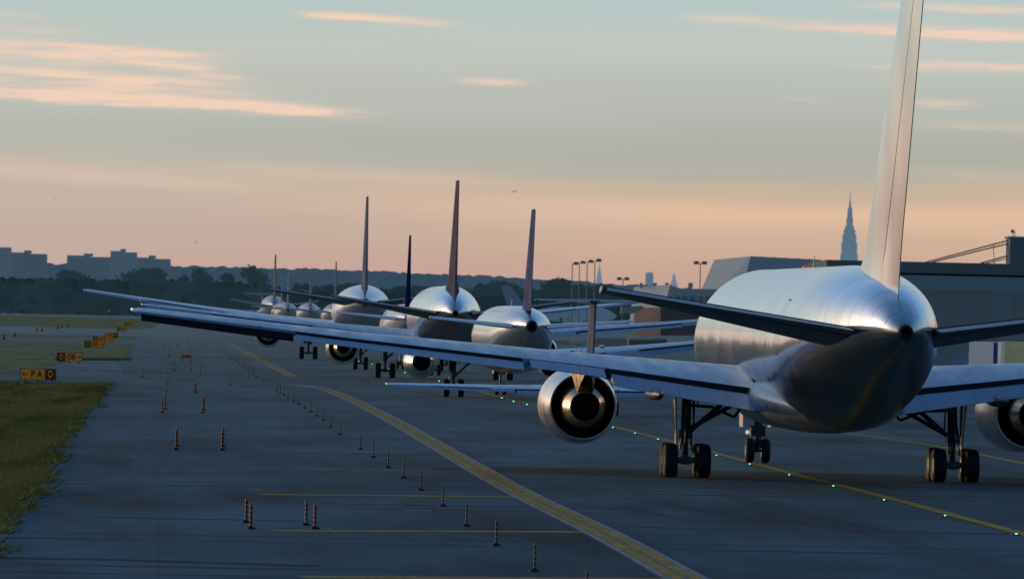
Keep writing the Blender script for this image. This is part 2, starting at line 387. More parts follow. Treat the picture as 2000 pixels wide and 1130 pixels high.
                # pylon: swept box narrowing aft from the cowl into the wing's underside
                pts = [(ey+LL*.75, ez+R*.93, ez+R*1.02), (ey+LL*.35, ez+R*.80, zt_+.12), (ey-.05, ez+R*.55, zt_), (ey-.75*R, ez+R*.40, zt_-.05), (ey-1.9*R, zt_-.35, zt_-.08)]
                pl.loft([[(cx-wv*u, y, z0), (cx+wv*u, y, z0), (cx+wv*1.5*u, y, z1), (cx-wv*1.5*u, y, z1)] for (y, z0, z1), u in zip(pts, (.3, 1, 1, .8, .3))])
                pl.build('pylon', S.get('m_core', MT['nozzle']), eng, ang=20)
            else:
                MB().box(min(cx, side*S['w']*.8), max(cx, side*S['w']*.8), ey+LL*.25, ey+LL*.7, ez-.12, ez+.12).build('pylon', S['m_fus'], eng)
        # ---- main gear
        gx, R, tw, ds, bog = S['gear']; cx = side*gx
        zt_ = lerp_sec(W, gx)[4]+.25 if gx < tip else 3
        g = MB(); g.tube((cx, 0, R), (cx, .1, R+.9*S['sz']), .11*S['sz'], n=12); g.tube((cx, .1, R+.8*S['sz']), (cx-side*.05, .2, zt_+.3), .17*S['sz'], n=14)
        if bog: g.box(cx-.12, cx+.12, -.85, .85, R-.13, R+.16)
        for y in ((-.71*S['sz'], .71*S['sz']) if bog else (0,)):
            g.tube((cx-ds/2, y, R), (cx+ds/2, y, R), .09*S['sz'], n=10)
        if detail == 2:
            g.box(cx-.22, cx+.22, -.25, .3, R+.75, R+1.05); g.tube((cx-.2, -.3, R+.4), (cx-.05, -.15, R+1.5), .045); g.tube((cx+.2, -.3, R+.35), (cx+.12, -.15, R+1.3), .04)
            g.tube((cx+.25, -.1, R+1.0), (cx+.3, .1, zt_), .035); g.box(cx-.3, cx+.28, -.9, -.8, R-.05, R+.1)
            g.tube((cx-.05, -.25, R+.2), (cx-.02, -.5, R+.85), .06); g.tube((cx-.02, -.5, R+.85), (cx, -.15, R+1.45), .06)
        gear = g.build('landing_gear', MT['strut'], root)
        for y in ((-.71*S['sz'], .71*S['sz']) if bog else (0,)):
            for sx_ in (-1, 1):
                wx = cx+sx_*ds/2; mb = MB(); h = tw/2
                prof = [(wx-h*.75, R*.55), (wx-h*.98, R*.68), (wx-h, R*.86), (wx-h*.8, R*.965), (wx-h*.3, R), (wx+h*.3, R), (wx+h*.8, R*.965), (wx+h, R*.86), (wx+h*.98, R*.68), (wx+h*.75, R*.55)]
                mb.lathe_x(prof, y, R, n=28 if detail == 2 else 16)
                mb.m = 1; mb.lathe_x([(wx-h*.8, R*.1), (wx-h*.78, R*.5), (wx+h*.78, R*.5), (wx+h*.8, R*.1)], y, R, n=16)
                mb.build('wheel', [MT['tyre'], MT['hub']], gear)
        br = MB()
        xi = side*(gx-2.1*S['sz']); br.tube((cx-side*.1, .15, R+.95*S['sz']), (xi, .5, zt_+.05), .085*S['sz']); 
        if detail == 2:
            br.tube((cx-side*.15, .9, R+1.05), (xi-side*.45, 1.6, zt_-.25), .075); br.tube((cx-side*.1, .1, R+1.9), (cx-side*.95, .6, R+1.9-.05), .06)
            br.tube((cx-side*.95, .6, R+1.85), (cx-side*1.75, .9, R+1.5), .05); br.tube((cx-side*1.75, .9, R+1.5), (xi-side*.5, 1.2, zt_), .05)
            br.tube((cx-side*.3, .1, R+1.1), (cx-side*.22, .3, zt_), .03); br.tube((cx-side*.42, .1, R+1.95), (cx-side*.35, .3, zt_), .03)
        br.build('side_brace', MT['strut'], gear)
        d = MB(); dx = cx+side*.28*S['sz']
        y0, y1 = (-.1, 1.2) if bog else (-.1, .8)
        d.add([(dx, y0, R+.55*S['sz']), (dx, y1*.8, R+.55*S['sz']), (dx+side*.12, y1, zt_), (dx+side*.12, y0-.35, zt_),
               (dx+side*.05, y0, R+.55*S['sz']), (dx+side*.05, y1*.8, R+.55*S['sz']), (dx+side*.18, y1, zt_), (dx+side*.18, y0-.35, zt_)],
              [(0, 1, 2, 3), (7, 6, 5, 4), (0, 4, 5, 1), (1, 5, 6, 2), (2, 6, 7, 3), (3, 7, 4, 0)])
        d.build('gear_door', MT['gear_door'], gear, smooth=False)
    # ---- nose gear
    ny, R, ds = S['nose']; zb = S['zb']+.25
    g = MB(); g.tube((0, ny, R), (0, ny+.1, zb+.4), .10*S['sz']); g.tube((-ds/2, ny, R), (ds/2, ny, R), .06); g.tube((0, ny+.1, R+.5), (0, ny+1.4*S['sz'], zb+.3), .05)
    if detail == 2:
        g.box(-.28, .28, ny-.2, ny+.2, R+.55, R+.95); g.box(-.15, .15, ny-.25, ny+.2, R+.95, R+1.15); g.tube((-.12, ny-.2, R+.1), (-.08, ny-.3, R+.6), .04); g.tube((.12, ny-.2, R+.1), (.08, ny-.3, R+.6), .04)
    gear = g.build('nose_gear', MT['strut'], root)
    for sx_ in (-1, 1):
        wx = sx_*ds/2; h = .17*S['sz']; mb = MB()
        mb.lathe_x([(wx-h*.75, R*.55), (wx-h, R*.8), (wx-h*.7, R*.96), (wx-h*.2, R), (wx+h*.2, R), (wx+h*.7, R*.96), (wx+h, R*.8), (wx+h*.75, R*.55)], ny, R, n=24)
        mb.m = 1; mb.lathe_x([(wx-h*.8, R*.1), (wx-h*.8, R*.5), (wx+h*.8, R*.5), (wx+h*.8, R*.1)], ny, R, n=14)
        mb.build('wheel', [MT['tyre'], MT['hub']], gear)
        MB().box(sx_*.55*S['sz']-.02, sx_*.55*S['sz']+.02, ny, ny+1.6*S['sz'], zb-.75*S['sz'], zb+.1).build('gear_door', MT['gear_door'], gear, smooth=False)
    if detail == 2:
        MB().lathe_y([(ny-.3, .08), (ny-.36, .07)], -.42, R+.7, n=12, cap0=True, cap1=True).build('taxi_light', MT['glass_white'], gear)
    # ---- fin
    Fn = S['fin']   # (z, yLE, -, yTE, -, thickness)
    fin = foil_part('tail_fin', Fn, frange(Fn[0][0], Fn[-1][0], 10), S['m_fin'], root, axis='v', c1=.69)
    rz0 = S.get('rudder0', Fn[0][0]+.25)
    rud = MB(); lo = []
    for z in frange(rz0, Fn[-1][0]-.1, 6):
        s_ = lerp_sec(Fn, z); ch = s_[1]-s_[3]; y0 = s_[1]-ch*.70; h = s_[5]*naca(.7)
        lo.append([(h*.985, y0-.006, z), (h*.62, y0-.45*(y0-s_[3]), z), (.015, s_[3], z), (-.015, s_[3], z), (-h*.62, y0-.45*(y0-s_[3]), z), (-h*.985, y0-.006, z)])
    rud.loft(lo).build('rudder', S['m_fin'], fin, ang=25)
    # ---- wing-to-body fairing
    w, zb, zc = S['w'], S['zb'], S['zc']
    y0, y1 = S['fair']
    lo = []
    sm = lambda q: max(0, min(1, q))**2*(3-2*max(0, min(1, q)))
    for k in range(25):
        t = k/24; y = y0+(y1-y0)*t; f_ = sm(t/.5)*min(1, (1-t)/.25)**.5
        bl, wl = interp(y, 1), interp(y, 3)
        ww = wl*(.45+.62*f_); bot = bl+.35*(1-f_)-.20*S['sz']*f_; top = bl+.9+1.1*f_*S['sz']
        lo.append([(ww*math.sin(a), y, (bot+top)/2+(top-bot)/2*math.cos(a)) for a in [2*PI*j/32 for j in range(32)]])
    MB().loft(lo).build('wing_fairing', S['m_fus'] if S.get('fair_same') else MT['wing_grey'], root, ang=60)
    if detail >= 1:
        zt = S['zt']
        a = MB(); a.add([(0, 3, zt-.05), (0, 3.5, zt-.05), (0, 3.1, zt+.4), (.03, 3.1, zt+.4), (.03, 3.5, zt-.05), (.03, 3, zt-.05), (0, 2.95, zt+.4)], [(0, 1, 2, 6), (5, 4, 3), (0, 5, 3, 6), (1, 4, 3, 2)])
        a.build('antenna', S['m_stab'], fus, smooth=False)
        if detail == 2: MB().lathe_z([(zt-.05, .10), (zt+.05, .09), (zt+.10, .04)], 0, 6.0, n=12).build('beacon_light', MT['red_lamp'], fus)
    return root

def wide(w=2.515, **o):
    S = dict(sz=1.0, w=2.515, zb=1.85, zt=7.35, zc=4.6,
     fus=[(29.4, 4.2, 4.35, .05), (28.8, 3.4, 5.0, .9), (27.0, 2.5, 6.0, 1.75), (24.5, 2.0, 7.0, 2.35), (21.5, 1.85, 7.33, 2.5), (18, 1.85, 7.35, 2.515), (-8, 1.85, 7.35, 2.515),
          (-11.5, 2.1, 7.34, 2.47), (-15, 2.72, 7.22, 2.22), (-18, 3.42, 6.98, 1.80), (-20.5, 3.95, 6.74, 1.44), (-22.4, 4.28, 6.42, 1.10), (-23.7, 4.58, 6.06, .76), (-24.5, 4.84, 5.66, .44), (-24.9, 5.0, 5.44, .22)],
     wing=[(2.3, 7.2, 3.40, -3.0, 2.58, 1.15), (8.2, 3.4, 3.95, -2.7, 3.50, .66), (16.5, -2.1, 4.65, -5.9, 4.42, .42), (23.8, -6.9, 5.40, -9.3, 5.28, .24)],
     stab=[(1.0, -16.6, 4.72, -22.6, 5.30, .60), (9.31, -22.6, 6.28, -24.6, 6.46, .20)],
     rudder0=6.25, fin=[(5.9, -12.2, 0, -22.6, 0, 1.35), (6.6, -12.9, 0, -22.8, 0, .95), (7.1, -13.5, 0, -22.9, 0, .74), (7.7, -14.4, 0, -23.2, 0, .64), (15.85, -22.9, 0, -28.0, 0, .34)],
     eng=[(7.92, 4.6, 2.30, 1.36, 5.6, False)], gear=(4.65, .585, .46, 1.14, True), nose=(22.76, .47, .61), fair=(-12.5, 10.5), fairings=(5.9,),
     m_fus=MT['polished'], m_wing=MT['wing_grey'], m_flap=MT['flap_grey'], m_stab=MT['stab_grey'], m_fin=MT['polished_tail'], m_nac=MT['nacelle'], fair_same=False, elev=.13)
    S.update(o); return S
def narrow(**o):
    S = dict(sz=.8, w=1.98, zb=1.75, zt=5.85, zc=3.8,
     fus=[(18.2, 3.3, 3.4, .05), (17.6, 2.7, 4.0, .7), (16.2, 2.1, 4.9, 1.45), (14.3, 1.8, 5.6, 1.85), (12.5, 1.75, 5.83, 1.97), (10, 1.75, 5.85, 1.98), (-4.5, 1.75, 5.85, 1.98),
          (-7, 2.0, 5.85, 1.95), (-10, 2.75, 5.78, 1.68), (-12.5, 3.4, 5.6, 1.25), (-14.5, 3.95, 5.35, .8), (-15.6, 4.2, 5.1, .45), (-16, 4.3, 4.95, .33)],
     wing=[(1.8, 5.0, 2.75, -1.7, 2.25, .8), (6.2, 2.2, 3.15, -1.7, 2.85, .48), (11.5, -1.2, 3.75, -3.5, 3.6, .32), (17.0, -4.6, 4.4, -6.1, 4.3, .18)],
     stab=[(.8, -11.2, 4.55, -14.6, 4.55, .38), (6.2, -14.6, 5.05, -16.0, 5.05, .15)],
     fin=[(5.3, -8.6, 0, -14.8, 0, .55), (6.0, -9.6, 0, -15.1, 0, .44), (11.76, -14.4, 0, -17.2, 0, .18)],
     eng=[(5.75, 1.9, 2.15, 1.05, 4.0, False)], gear=(3.8, .57, .40, .93, False), nose=(12.6, .38, .5), fair=(-6, 7), fairings=(),
     m_fus=MT['pale_skin'], m_wing=MT['white_wing'], m_flap=MT['flap_grey'], m_stab=MT['white_wing'], m_fin=MT['purple_grey'], m_nac=MT['nacelle'], fair_same=True, flap_drop=.2, elev=.05, mixed=True)
    S.update(o); return S
def scale_spec(S, k, keep=()):
    T = dict(S)
    T['fus'] = [tuple(v*k for v in s) for s in S['fus']]; T['wing'] = [tuple(v*k for v in s) for s in S['wing']]
    T['stab'] = [tuple(v*k for v in s) for s in S['stab']]; T['fin'] = [tuple(v*k for v in s) for s in S['fin']]
    T['eng'] = [tuple(v*k for v in s[:5])+(s[5],) for s in S['eng']]
    g = S['gear']; T['gear'] = tuple(v*k for v in g[:4])+(g[4],); T['nose'] = tuple(v*k for v in S['nose'])
    T['fair'] = tuple(v*k for v in S['fair']); T['fairings'] = tuple(v*k for v in S['fairings'])
    for q in ('w', 'zb', 'zt', 'zc', 'sz'): T[q] = S[q]*k
    return T
def place(o, X, Y, yaw): o.location = (X, Y, 0); o.rotation_euler = (0, 0, yaw)
QG = 'jets queueing nose to tail on the taxiway'
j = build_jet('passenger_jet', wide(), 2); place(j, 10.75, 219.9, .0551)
tag(j, 'nearest and largest jet, polished bare metal, fin cut by the top of the picture', 'airplane', QG)
# second wide-body of the same kind further ahead
S = wide(); S['winglet'] = .6
S['fin'] = [(5.9, -11.6, 0, -22.6, 0, 1.9), (6.6, -12.4, 0, -22.8, 0, 1.35), (7.1, -13.2, 0, -22.9, 0, .95), (7.7, -14.2, 0, -23.2, 0, .66), (15.2, -22.4, 0, -27.2, 0, .24)]
windows_rear[0] = -13
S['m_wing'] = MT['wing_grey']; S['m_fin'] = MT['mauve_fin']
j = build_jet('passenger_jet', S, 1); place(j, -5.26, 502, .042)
tag(j, 'polished metal wide-body jet with dark tailplanes and the tallest fin in the middle', 'airplane', QG)
# narrow-body with violet-grey fin
j = build_jet('passenger_jet', narrow(m_core=MT['nozzle']), 1); place(j, .2, 403.5, .066)
tag(j, 'pale narrow-body jet with violet-grey fin and white tailplanes, third fin from the right', 'airplane', QG)
# narrow-body with navy fin
j = build_jet('passenger_jet', narrow(m_fin=MT['navy'], m_fus=MT['white_skin'], m_nac=MT['pale_skin']), 1); place(j, -9.45, 561, .04)
tag(j, 'white narrow-body jet with a dark navy blue fin, behind the two wide-body jets', 'airplane', QG)
# big twin with grey fin
S = scale_spec(wide(), 1.0)
S.update(w=2.95, zt=7.75, zc=4.8, m_fus=MT['silver_skin'], m_wing=MT['white_wing'], m_flap=MT['flap_grey'], m_fin=MT['grey_fin'], m_nac=MT['silver_skin'], m_stab=MT['stab_grey'])
S['fus'] = [(33, 4.2, 4.35, .05), (32.2, 3.3, 5.0, 1.0), (30, 2.4, 6.3, 2.1), (27, 1.9, 7.4, 2.75), (24, 1.85, 7.75, 2.95), (20, 1.85, 7.75, 2.95), (-10, 1.85, 7.75, 2.95), (-14, 2.2, 7.75, 2.9), (-18, 2.9, 7.65, 2.6), (-22, 3.8, 7.4, 2.0), (-26, 4.8, 6.9, 1.2), (-28.5, 5.4, 6.5, .6), (-29.3, 5.6, 6.3, .35)]
S['wing'] = [(2.7, 9, 3.5, -4, 2.7, 1.3), (9.7, 4.5, 4.2, -3.5, 3.8, .8), (19, -2.6, 5.4, -7, 5.2, .48), (28.3, -9, 6.65, -11.6, 6.55, .26)]
S['stab'] = [(1.2, -20, 5.6, -26.5, 6.15, .6), (9.7, -26, 7.05, -28.3, 7.25, .22)]
S['fin'] = [(7.0, -16.5, 0, -26.5, 0, .8), (7.8, -17.5, 0, -27.2, 0, .62), (16.4, -26.8, 0, -31.3, 0, .24)]
S['eng'] = [(9.6, 5.5, 2.55, 1.48, 6.5, False)]; S['gear'] = (5.4, .66, .5, 1.4, True); S['nose'] = (25, .52, .65)
j = build_jet('passenger_jet', S, 1); place(j, -15.5, 656, .036)
tag(j, 'silver wide-body jet with a plain grey fin and long white left wing, leftmost large jet', 'airplane', QG)
# T-tailed regional jet hidden behind the near wing
R_ = dict(sz=.6, w=1.3, zb=.95, zt=3.35, zc=2.15,
     fus=[(14.0, 2.2, 2.3, .04), (13.5, 1.8, 2.7, .5), (12, 1.15, 3.0, 1.0), (10, .95, 3.3, 1.28), (8, .95, 3.35, 1.3), (-4, .95, 3.35, 1.3), (-7, 1.4, 3.38, 1.1), (-10, 2.2, 3.4, .6), (-12, 2.8, 3.3, .2)],
     wing=[(1.2, 3.6, 1.35, -1.2, 1.15, .5), (4, 1.6, 1.4, -1.1, 1.2, .33), (7.5, -.2, 1.45, -2.0, 1.33, .22), (10.7, -1.9, 1.5, -3.1, 1.42, .13)],
     stab=[(.05, -10.8, 6.15, -13.2, 6.15, .22), (3.12, -12.3, 6.18, -13.6, 6.18, .10)],
     fin=[(3.1, -7.0, 0, -11.8, 0, .42), (6.15, -10.6, 0, -13.2, 0, .36)],
     eng=[(2.1, -8.4, 2.65, .58, 3.2, True)], gear=(1.6, .37, .25, .5, False), nose=(11.4, .25, .3), fair=(-3, 4.5), fairings=(),
     m_fus=MT['silver_skin'], m_wing=MT['white_wing'], m_flap=MT['flap_grey'], m_stab=MT['stab_grey'], m_fin=MT['grey_fin'], m_nac=MT['nacelle'], fair_same=True, flap_drop=.05, flap_low=.02, elev=.03)
j = build_jet('regional_jet', R_, 1); place(j, 3.95, 345, .03)
tag(j, 'small T-tailed regional jet mostly hidden behind the left wing of the nearest jet', 'airplane', QG)
# far end of the queue
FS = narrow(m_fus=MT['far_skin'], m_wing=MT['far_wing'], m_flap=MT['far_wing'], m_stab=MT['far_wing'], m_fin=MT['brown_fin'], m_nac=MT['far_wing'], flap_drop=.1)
far0 = build_jet('distant_jet', FS, 1)
FG = 'small jets at the far end of the queue'
spots = [(655, 900, .03, 'far jet whose thin dark fin stands just left of the leftmost large jet'),
         (607, 1080, .05, 'far jet with the second thin dark fin left of the leftmost large jet'),
         (563, 1175, .06, 'far jet with the right-hand one of two close-set pale fins below the ridge line'),
         (550, 1255, .04, 'far jet with the left-hand one of two close-set pale fins below the ridge line')]
for i, (px, Yt, yw, lb) in enumerate(spots):
    o = far0 if i == 0 else copy_tree(far0)
    q = at(px, 600, Yt); o.location = (q.x-16*yw, Yt+16, 0); o.rotation_euler = (0, 0, yw); tag(o, lb, 'airplane', FG)
    if i >= 2:
        for ch in [x for x in bpy.data.objects if x.parent == o and x.name.startswith('tail_fin')]:
            ch.data = ch.data.copy(); ch.data.materials[0] = MT['far_fin_grey']
            for c2 in [x for x in bpy.data.objects if x.parent == ch]: c2.data = c2.data.copy(); c2.data.materials[0] = MT['far_fin_grey']
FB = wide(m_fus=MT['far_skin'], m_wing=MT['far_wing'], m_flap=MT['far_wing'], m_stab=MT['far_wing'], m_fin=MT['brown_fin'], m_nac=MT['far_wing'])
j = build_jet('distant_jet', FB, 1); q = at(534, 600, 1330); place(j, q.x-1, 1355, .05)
tag(j, 'far jet with the tallest fin of the small ones at left', 'airplane', FG)
RF = dict(R_); RF.update(m_fus=MT['far_skin'], m_wing=MT['far_wing'], m_flap=MT['far_wing'], m_stab=MT['far_wing'], m_fin=MT['far_fin_grey'], m_nac=MT['far_wing'])
j = build_jet('distant_jet', RF, 0); q = at(508, 600, 1430); place(j, q.x, 1440, .05); j.scale = (1.25,)*3
tag(j, 'farthest and leftmost pale small jet at the end of the queue', 'airplane', FG)
# parked jet seen from the side in the haze
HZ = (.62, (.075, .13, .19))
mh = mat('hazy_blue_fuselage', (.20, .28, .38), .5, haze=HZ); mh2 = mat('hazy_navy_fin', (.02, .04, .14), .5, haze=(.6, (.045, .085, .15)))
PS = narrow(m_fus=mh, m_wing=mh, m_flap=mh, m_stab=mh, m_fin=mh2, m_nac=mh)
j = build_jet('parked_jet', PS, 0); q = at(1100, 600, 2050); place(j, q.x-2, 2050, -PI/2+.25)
tag(j, 'hazy blue jet parked side-on far beyond the queue behind the violet-finned jet', 'airplane')
j.scale = (1.1,)*3

# ------------------------------------------------------------------ world
w = bpy.data.worlds.new('World'); sc.world = w; w.use_nodes = True; nt = w.node_tree; nt.nodes.clear(); L = nt.links.new
SUN_AZ, SUN_EL = math.radians(-47), math.radians(3.2)     # azimuth from +Y, negative to the left
sd = Vector((math.sin(SUN_AZ)*math.cos(SUN_EL), math.cos(SUN_AZ)*math.cos(SUN_EL), math.sin(SUN_EL)))
def WM(op, a, b=None, c=None, clamp=False):
    n = N(nt, 'ShaderNodeMath', operation=op); n.use_clamp = clamp
    for i, v in enumerate((a, b, c)):
        if v is None: continue
        if isinstance(v, (int, float)): n.inputs[i].default_value = v
        else: L(v, n.inputs[i])
    return n.outputs[0]
def wmix(f, a, b, bt='MIX'):
    n = N(nt, 'ShaderNodeMix', data_type='RGBA', blend_type=bt)
    for i, v in ((0, f), (6, a), (7, b)):
        if isinstance(v, (int, float)): n.inputs[i].default_value = v
        elif isinstance(v, tuple): n.inputs[i].default_value = (*v, 1)
        else: L(v, n.inputs[i])
    return n.outputs[2]
def wramp(f, stops):
    r = N(nt, 'ShaderNodeValToRGB'); cr = r.color_ramp; cr.interpolation = 'B_SPLINE' if False else 'EASE'
    while len(cr.elements) < len(stops): cr.elements.new(.5)
    for e, (pp, c) in zip(cr.elements, stops): e.position = pp; e.color = (*c, 1)
    L(f, r.inputs[0]); return r.outputs[0]
tc = N(nt, 'ShaderNodeTexCoord'); sx = N(nt, 'ShaderNodeSeparateXYZ'); L(tc.outputs['Generated'], sx.inputs[0])
dx, dy, dz = sx.outputs
hl = WM('SQRT', WM('ADD', WM('MULTIPLY', dx, dx), WM('MULTIPLY', dy, dy)))
v = WM('MULTIPLY', WM('DIVIDE', dz, WM('MAXIMUM', hl, .02)), 12.4)        # 0 at the horizon, 0.6 at the photo's top
u = WM('MULTIPLY', WM('ARCTAN2', dx, dy), 12.4)
# low sky
cmb = N(nt, 'ShaderNodeCombineXYZ'); L(WM('MULTIPLY', u, .9), cmb.inputs[0]); L(WM('MULTIPLY', v, 5.0), cmb.inputs[1])
nz1 = N(nt, 'ShaderNodeTexNoise'); nz1.inputs['Scale'].default_value = 1.0; nz1.inputs['Detail'].default_value = 5; L(cmb.outputs[0], nz1.inputs['Vector'])
vv = WM('ADD', v, WM('MULTIPLY', WM('SUBTRACT', nz1.outputs[0], .5), .10))
low_r = wramp(vv, [(0.0, (.52, .33, .275)), (.067, (.58, .376, .296)), (.137, (.62, .434, .314)), (.197, (.74, .505, .352)), (.237, (.58, .45, .335)), (.272, (.455, .435, .375)), (.307, (.43, .43, .385)), (.407, (.474, .497, .456)), (.517, (.525, .571, .527)), (.62, (.47, .57, .56)), (1.0, (.40, .53, .58))])
low_l = wramp(vv, [(0.0, (.50, .33, .30)), (.07, (.55, .38, .325)), (.13, (.53, .405, .355)), (.20, (.54, .44, .37)), (.25, (.58, .48, .395)), (.285, (.48, .46, .405)), (.31, (.445, .468, .418)), (.40, (.503, .515, .47)), (.49, (.53, .555, .505)), (.60, (.46, .56, .55)), (1.0, (.40, .53, .58))])
lf = WM('MULTIPLY_ADD', u, .95, .66, clamp=True)
low = wmix(lf, low_l, low_r)
# upper sky: Nishita blended with a clear dusk gradient
sky = N(nt, 'ShaderNodeTexSky'); sky.sky_type = 'NISHITA'; sky.sun_disc = False; sky.sun_elevation = SUN_EL; sky.sun_rotation = SUN_AZ; sky.air_density = 1.0; sky.dust_density = 2.0
skc = wmix(1.0, sky.outputs[0], (.10, .10, .10), 'MULTIPLY')
high = wramp(dz, [(0.0, (.40, .53, .58)), (.12, (.38, .50, .60)), (.28, (.19, .38, .70)), (.45, (.09, .23, .50)), (.65, (.042, .13, .30)), (1.0, (.025, .088, .22))])
high = wmix(.12, high, skc)
# big soft high clouds for the reflections
nz2 = N(nt, 'ShaderNodeTexNoise'); nz2.inputs['Scale'].default_value = 3.5; nz2.inputs['Detail'].default_value = 6
mp2 = N(nt, 'ShaderNodeMapping'); mp2.inputs['Scale'].default_value = (1, 1, 4); L(tc.outputs['Generated'], mp2.inputs[0]); L(mp2.outputs[0], nz2.inputs['Vector'])
cl = WM('MULTIPLY', WM('SUBTRACT', nz2.outputs[0], .5), 3.0, clamp=True)
high = wmix(WM('MULTIPLY', WM('MULTIPLY', cl, .45), WM('POWER', WM('SUBTRACT', 1.0, dz), 3.5)), high, (.62, .52, .46))
hf = N(nt, 'ShaderNodeMapRange', interpolation_type='SMOOTHSTEP'); hf.inputs[1].default_value = .055; hf.inputs[2].default_value = .16; L(dz, hf.inputs[0])
col = wmix(hf.outputs[0], low, high)
# warm glow around the setting sun, outside the picture on the left
nd = N(nt, 'ShaderNodeVectorMath', operation='DOT_PRODUCT'); L(tc.outputs['Generated'], nd.inputs[0]); nd.inputs[1].default_value = tuple(sd)
g1 = WM('POWER', WM('MAXIMUM', nd.outputs['Value'], 0.0), 14.0)
g2 = WM('POWER', WM('MAXIMUM', nd.outputs['Value'], 0.0), 70.0)
col = wmix(1.0, col, wmix(1.0, (.95, .72, .50), wmix(g1, (0., 0., 0.), (1., 1., 1.)), 'MULTIPLY'), 'ADD')
col = wmix(1.0, col, wmix(1.0, (3.6, 2.3, 1.2), wmix(g2, (0., 0., 0.), (1., 1., 1.)), 'MULTIPLY'), 'ADD')
# dimmer away from the sun (behind the camera)
bk = N(nt, 'ShaderNodeMapRange', interpolation_type='SMOOTHSTEP'); bk.inputs[1].default_value = -.75; bk.inputs[2].default_value = .55; L(dy, bk.inputs[0])
lowf = N(nt, 'ShaderNodeMapRange', interpolation_type='SMOOTHSTEP'); lowf.inputs[1].default_value = .15; lowf.inputs[2].default_value = .9; L(dz, lowf.inputs[0])
dark = wmix(1.0, col, wmix(lowf.outputs[0], (.16, .27, .42), (.8, .9, 1.0)), 'MULTIPLY')
col = wmix(bk.outputs[0], dark, col)
# pink cloud streaks: (u0, v0, half length, half thickness, slope, strength)
def cuv(x, y): 
    q = at(x, y, 1.0); return q.x*12.4, (q.z-EYE)*12.4
streaks = [(130, 96, 250, 11, .9), (260, 122, 160, 9, .6), (60, 118, 150, 8, .55), (180, 147, 290, 9, .9), (430, 150, 60, 5, .7), (120, 164, 230, 7, .6), (330, 173, 170, 5, .5), (60, 180, 200, 9, .8),
           (330, 194, 260, 11, 1.15), (130, 196, 170, 7, .9), (430, 208, 190, 8, .9), (250, 100, 160, 7, .8), (90, 107, 120, 5, .6), (330, 132, 90, 7, .7), (230, 158, 170, 5, .7), (560, 212, 150, 7, .95), (735, 36, 135, 7, 1.0), (670, 33, 70, 5, .7), (962, 160, 66, 7, .75), (1425, 37, 85, 8, .55), (1790, 62, 260, 11, .95), (1900, 72, 150, 8, .7),
           (1880, 18, 190, 8, .75), (1910, 131, 130, 8, .9), (1740, 133, 80, 6, .35), (1835, 203, 70, 9, .5), (1570, 195, 40, 5, .25), (1990, 250, 220, 12, .25), (60, 60, 110, 9, .25), (230, 350, 300, 12, .22), (700, 340, 260, 14, .16), (1990, 345, 200, 12, .2), (30, 32, 60, 6, .4)]
c2 = N(nt, 'ShaderNodeCombineXYZ'); L(WM('MULTIPLY', u, 7.0), c2.inputs[0]); L(WM('MULTIPLY', v, 85.0), c2.inputs[1])
nz3 = N(nt, 'ShaderNodeTexNoise'); nz3.inputs['Scale'].default_value = 1.0; nz3.inputs['Detail'].default_value = 6; nz3.inputs['Roughness'].default_value = .6; L(c2.outputs[0], nz3.inputs['Vector'])
wob = WM('MULTIPLY', WM('SUBTRACT', nz3.outputs[0], .5), .017)
vw = WM('ADD', v, wob)
tot = None
for (x, y, a, b, s) in streaks:
    u0, v0 = cuv(x, y)
    sl = -.0204+(-.028 if x < 800 else .0)
    du = WM('SUBTRACT', u, u0)
    e = WM('ADD', WM('POWER', WM('ABSOLUTE', WM('DIVIDE', du, a/1000)), 4.0), WM('POWER', WM('DIVIDE', WM('SUBTRACT', WM('SUBTRACT', vw, v0), WM('MULTIPLY', du, sl)), b/1000), 2.0))
    g = WM('MULTIPLY', WM('EXPONENT', WM('MULTIPLY', e, -1.0)), s)
    tot = g if tot is None else WM('ADD', tot, g)
tex = WM('MULTIPLY_ADD', nz3.outputs[0], 3.6, -.95, clamp=True)
fac = WM('MULTIPLY', WM('MULTIPLY', tot, tex), WM('GREATER_THAN', dy, 0.0), clamp=True)
col = wmix(WM('MULTIPLY', fac, .95, clamp=True), col, (.88, .64, .50))
bg = N(nt, 'ShaderNodeBackground'); bg.inputs[1].default_value = 1.0; L(col, bg.inputs[0])
wo = N(nt, 'ShaderNodeOutputWorld'); L(bg.outputs[0], wo.inputs[0])
sl = bpy.data.lights.new('sun', 'SUN'); sl.energy = 1.05; sl.angle = math.radians(.6); sl.color = (1.0, .70, .42)
so = bpy.data.objects.new('sun', sl); link(so); so.rotation_euler = sd.to_track_quat('Z', 'Y').to_euler()

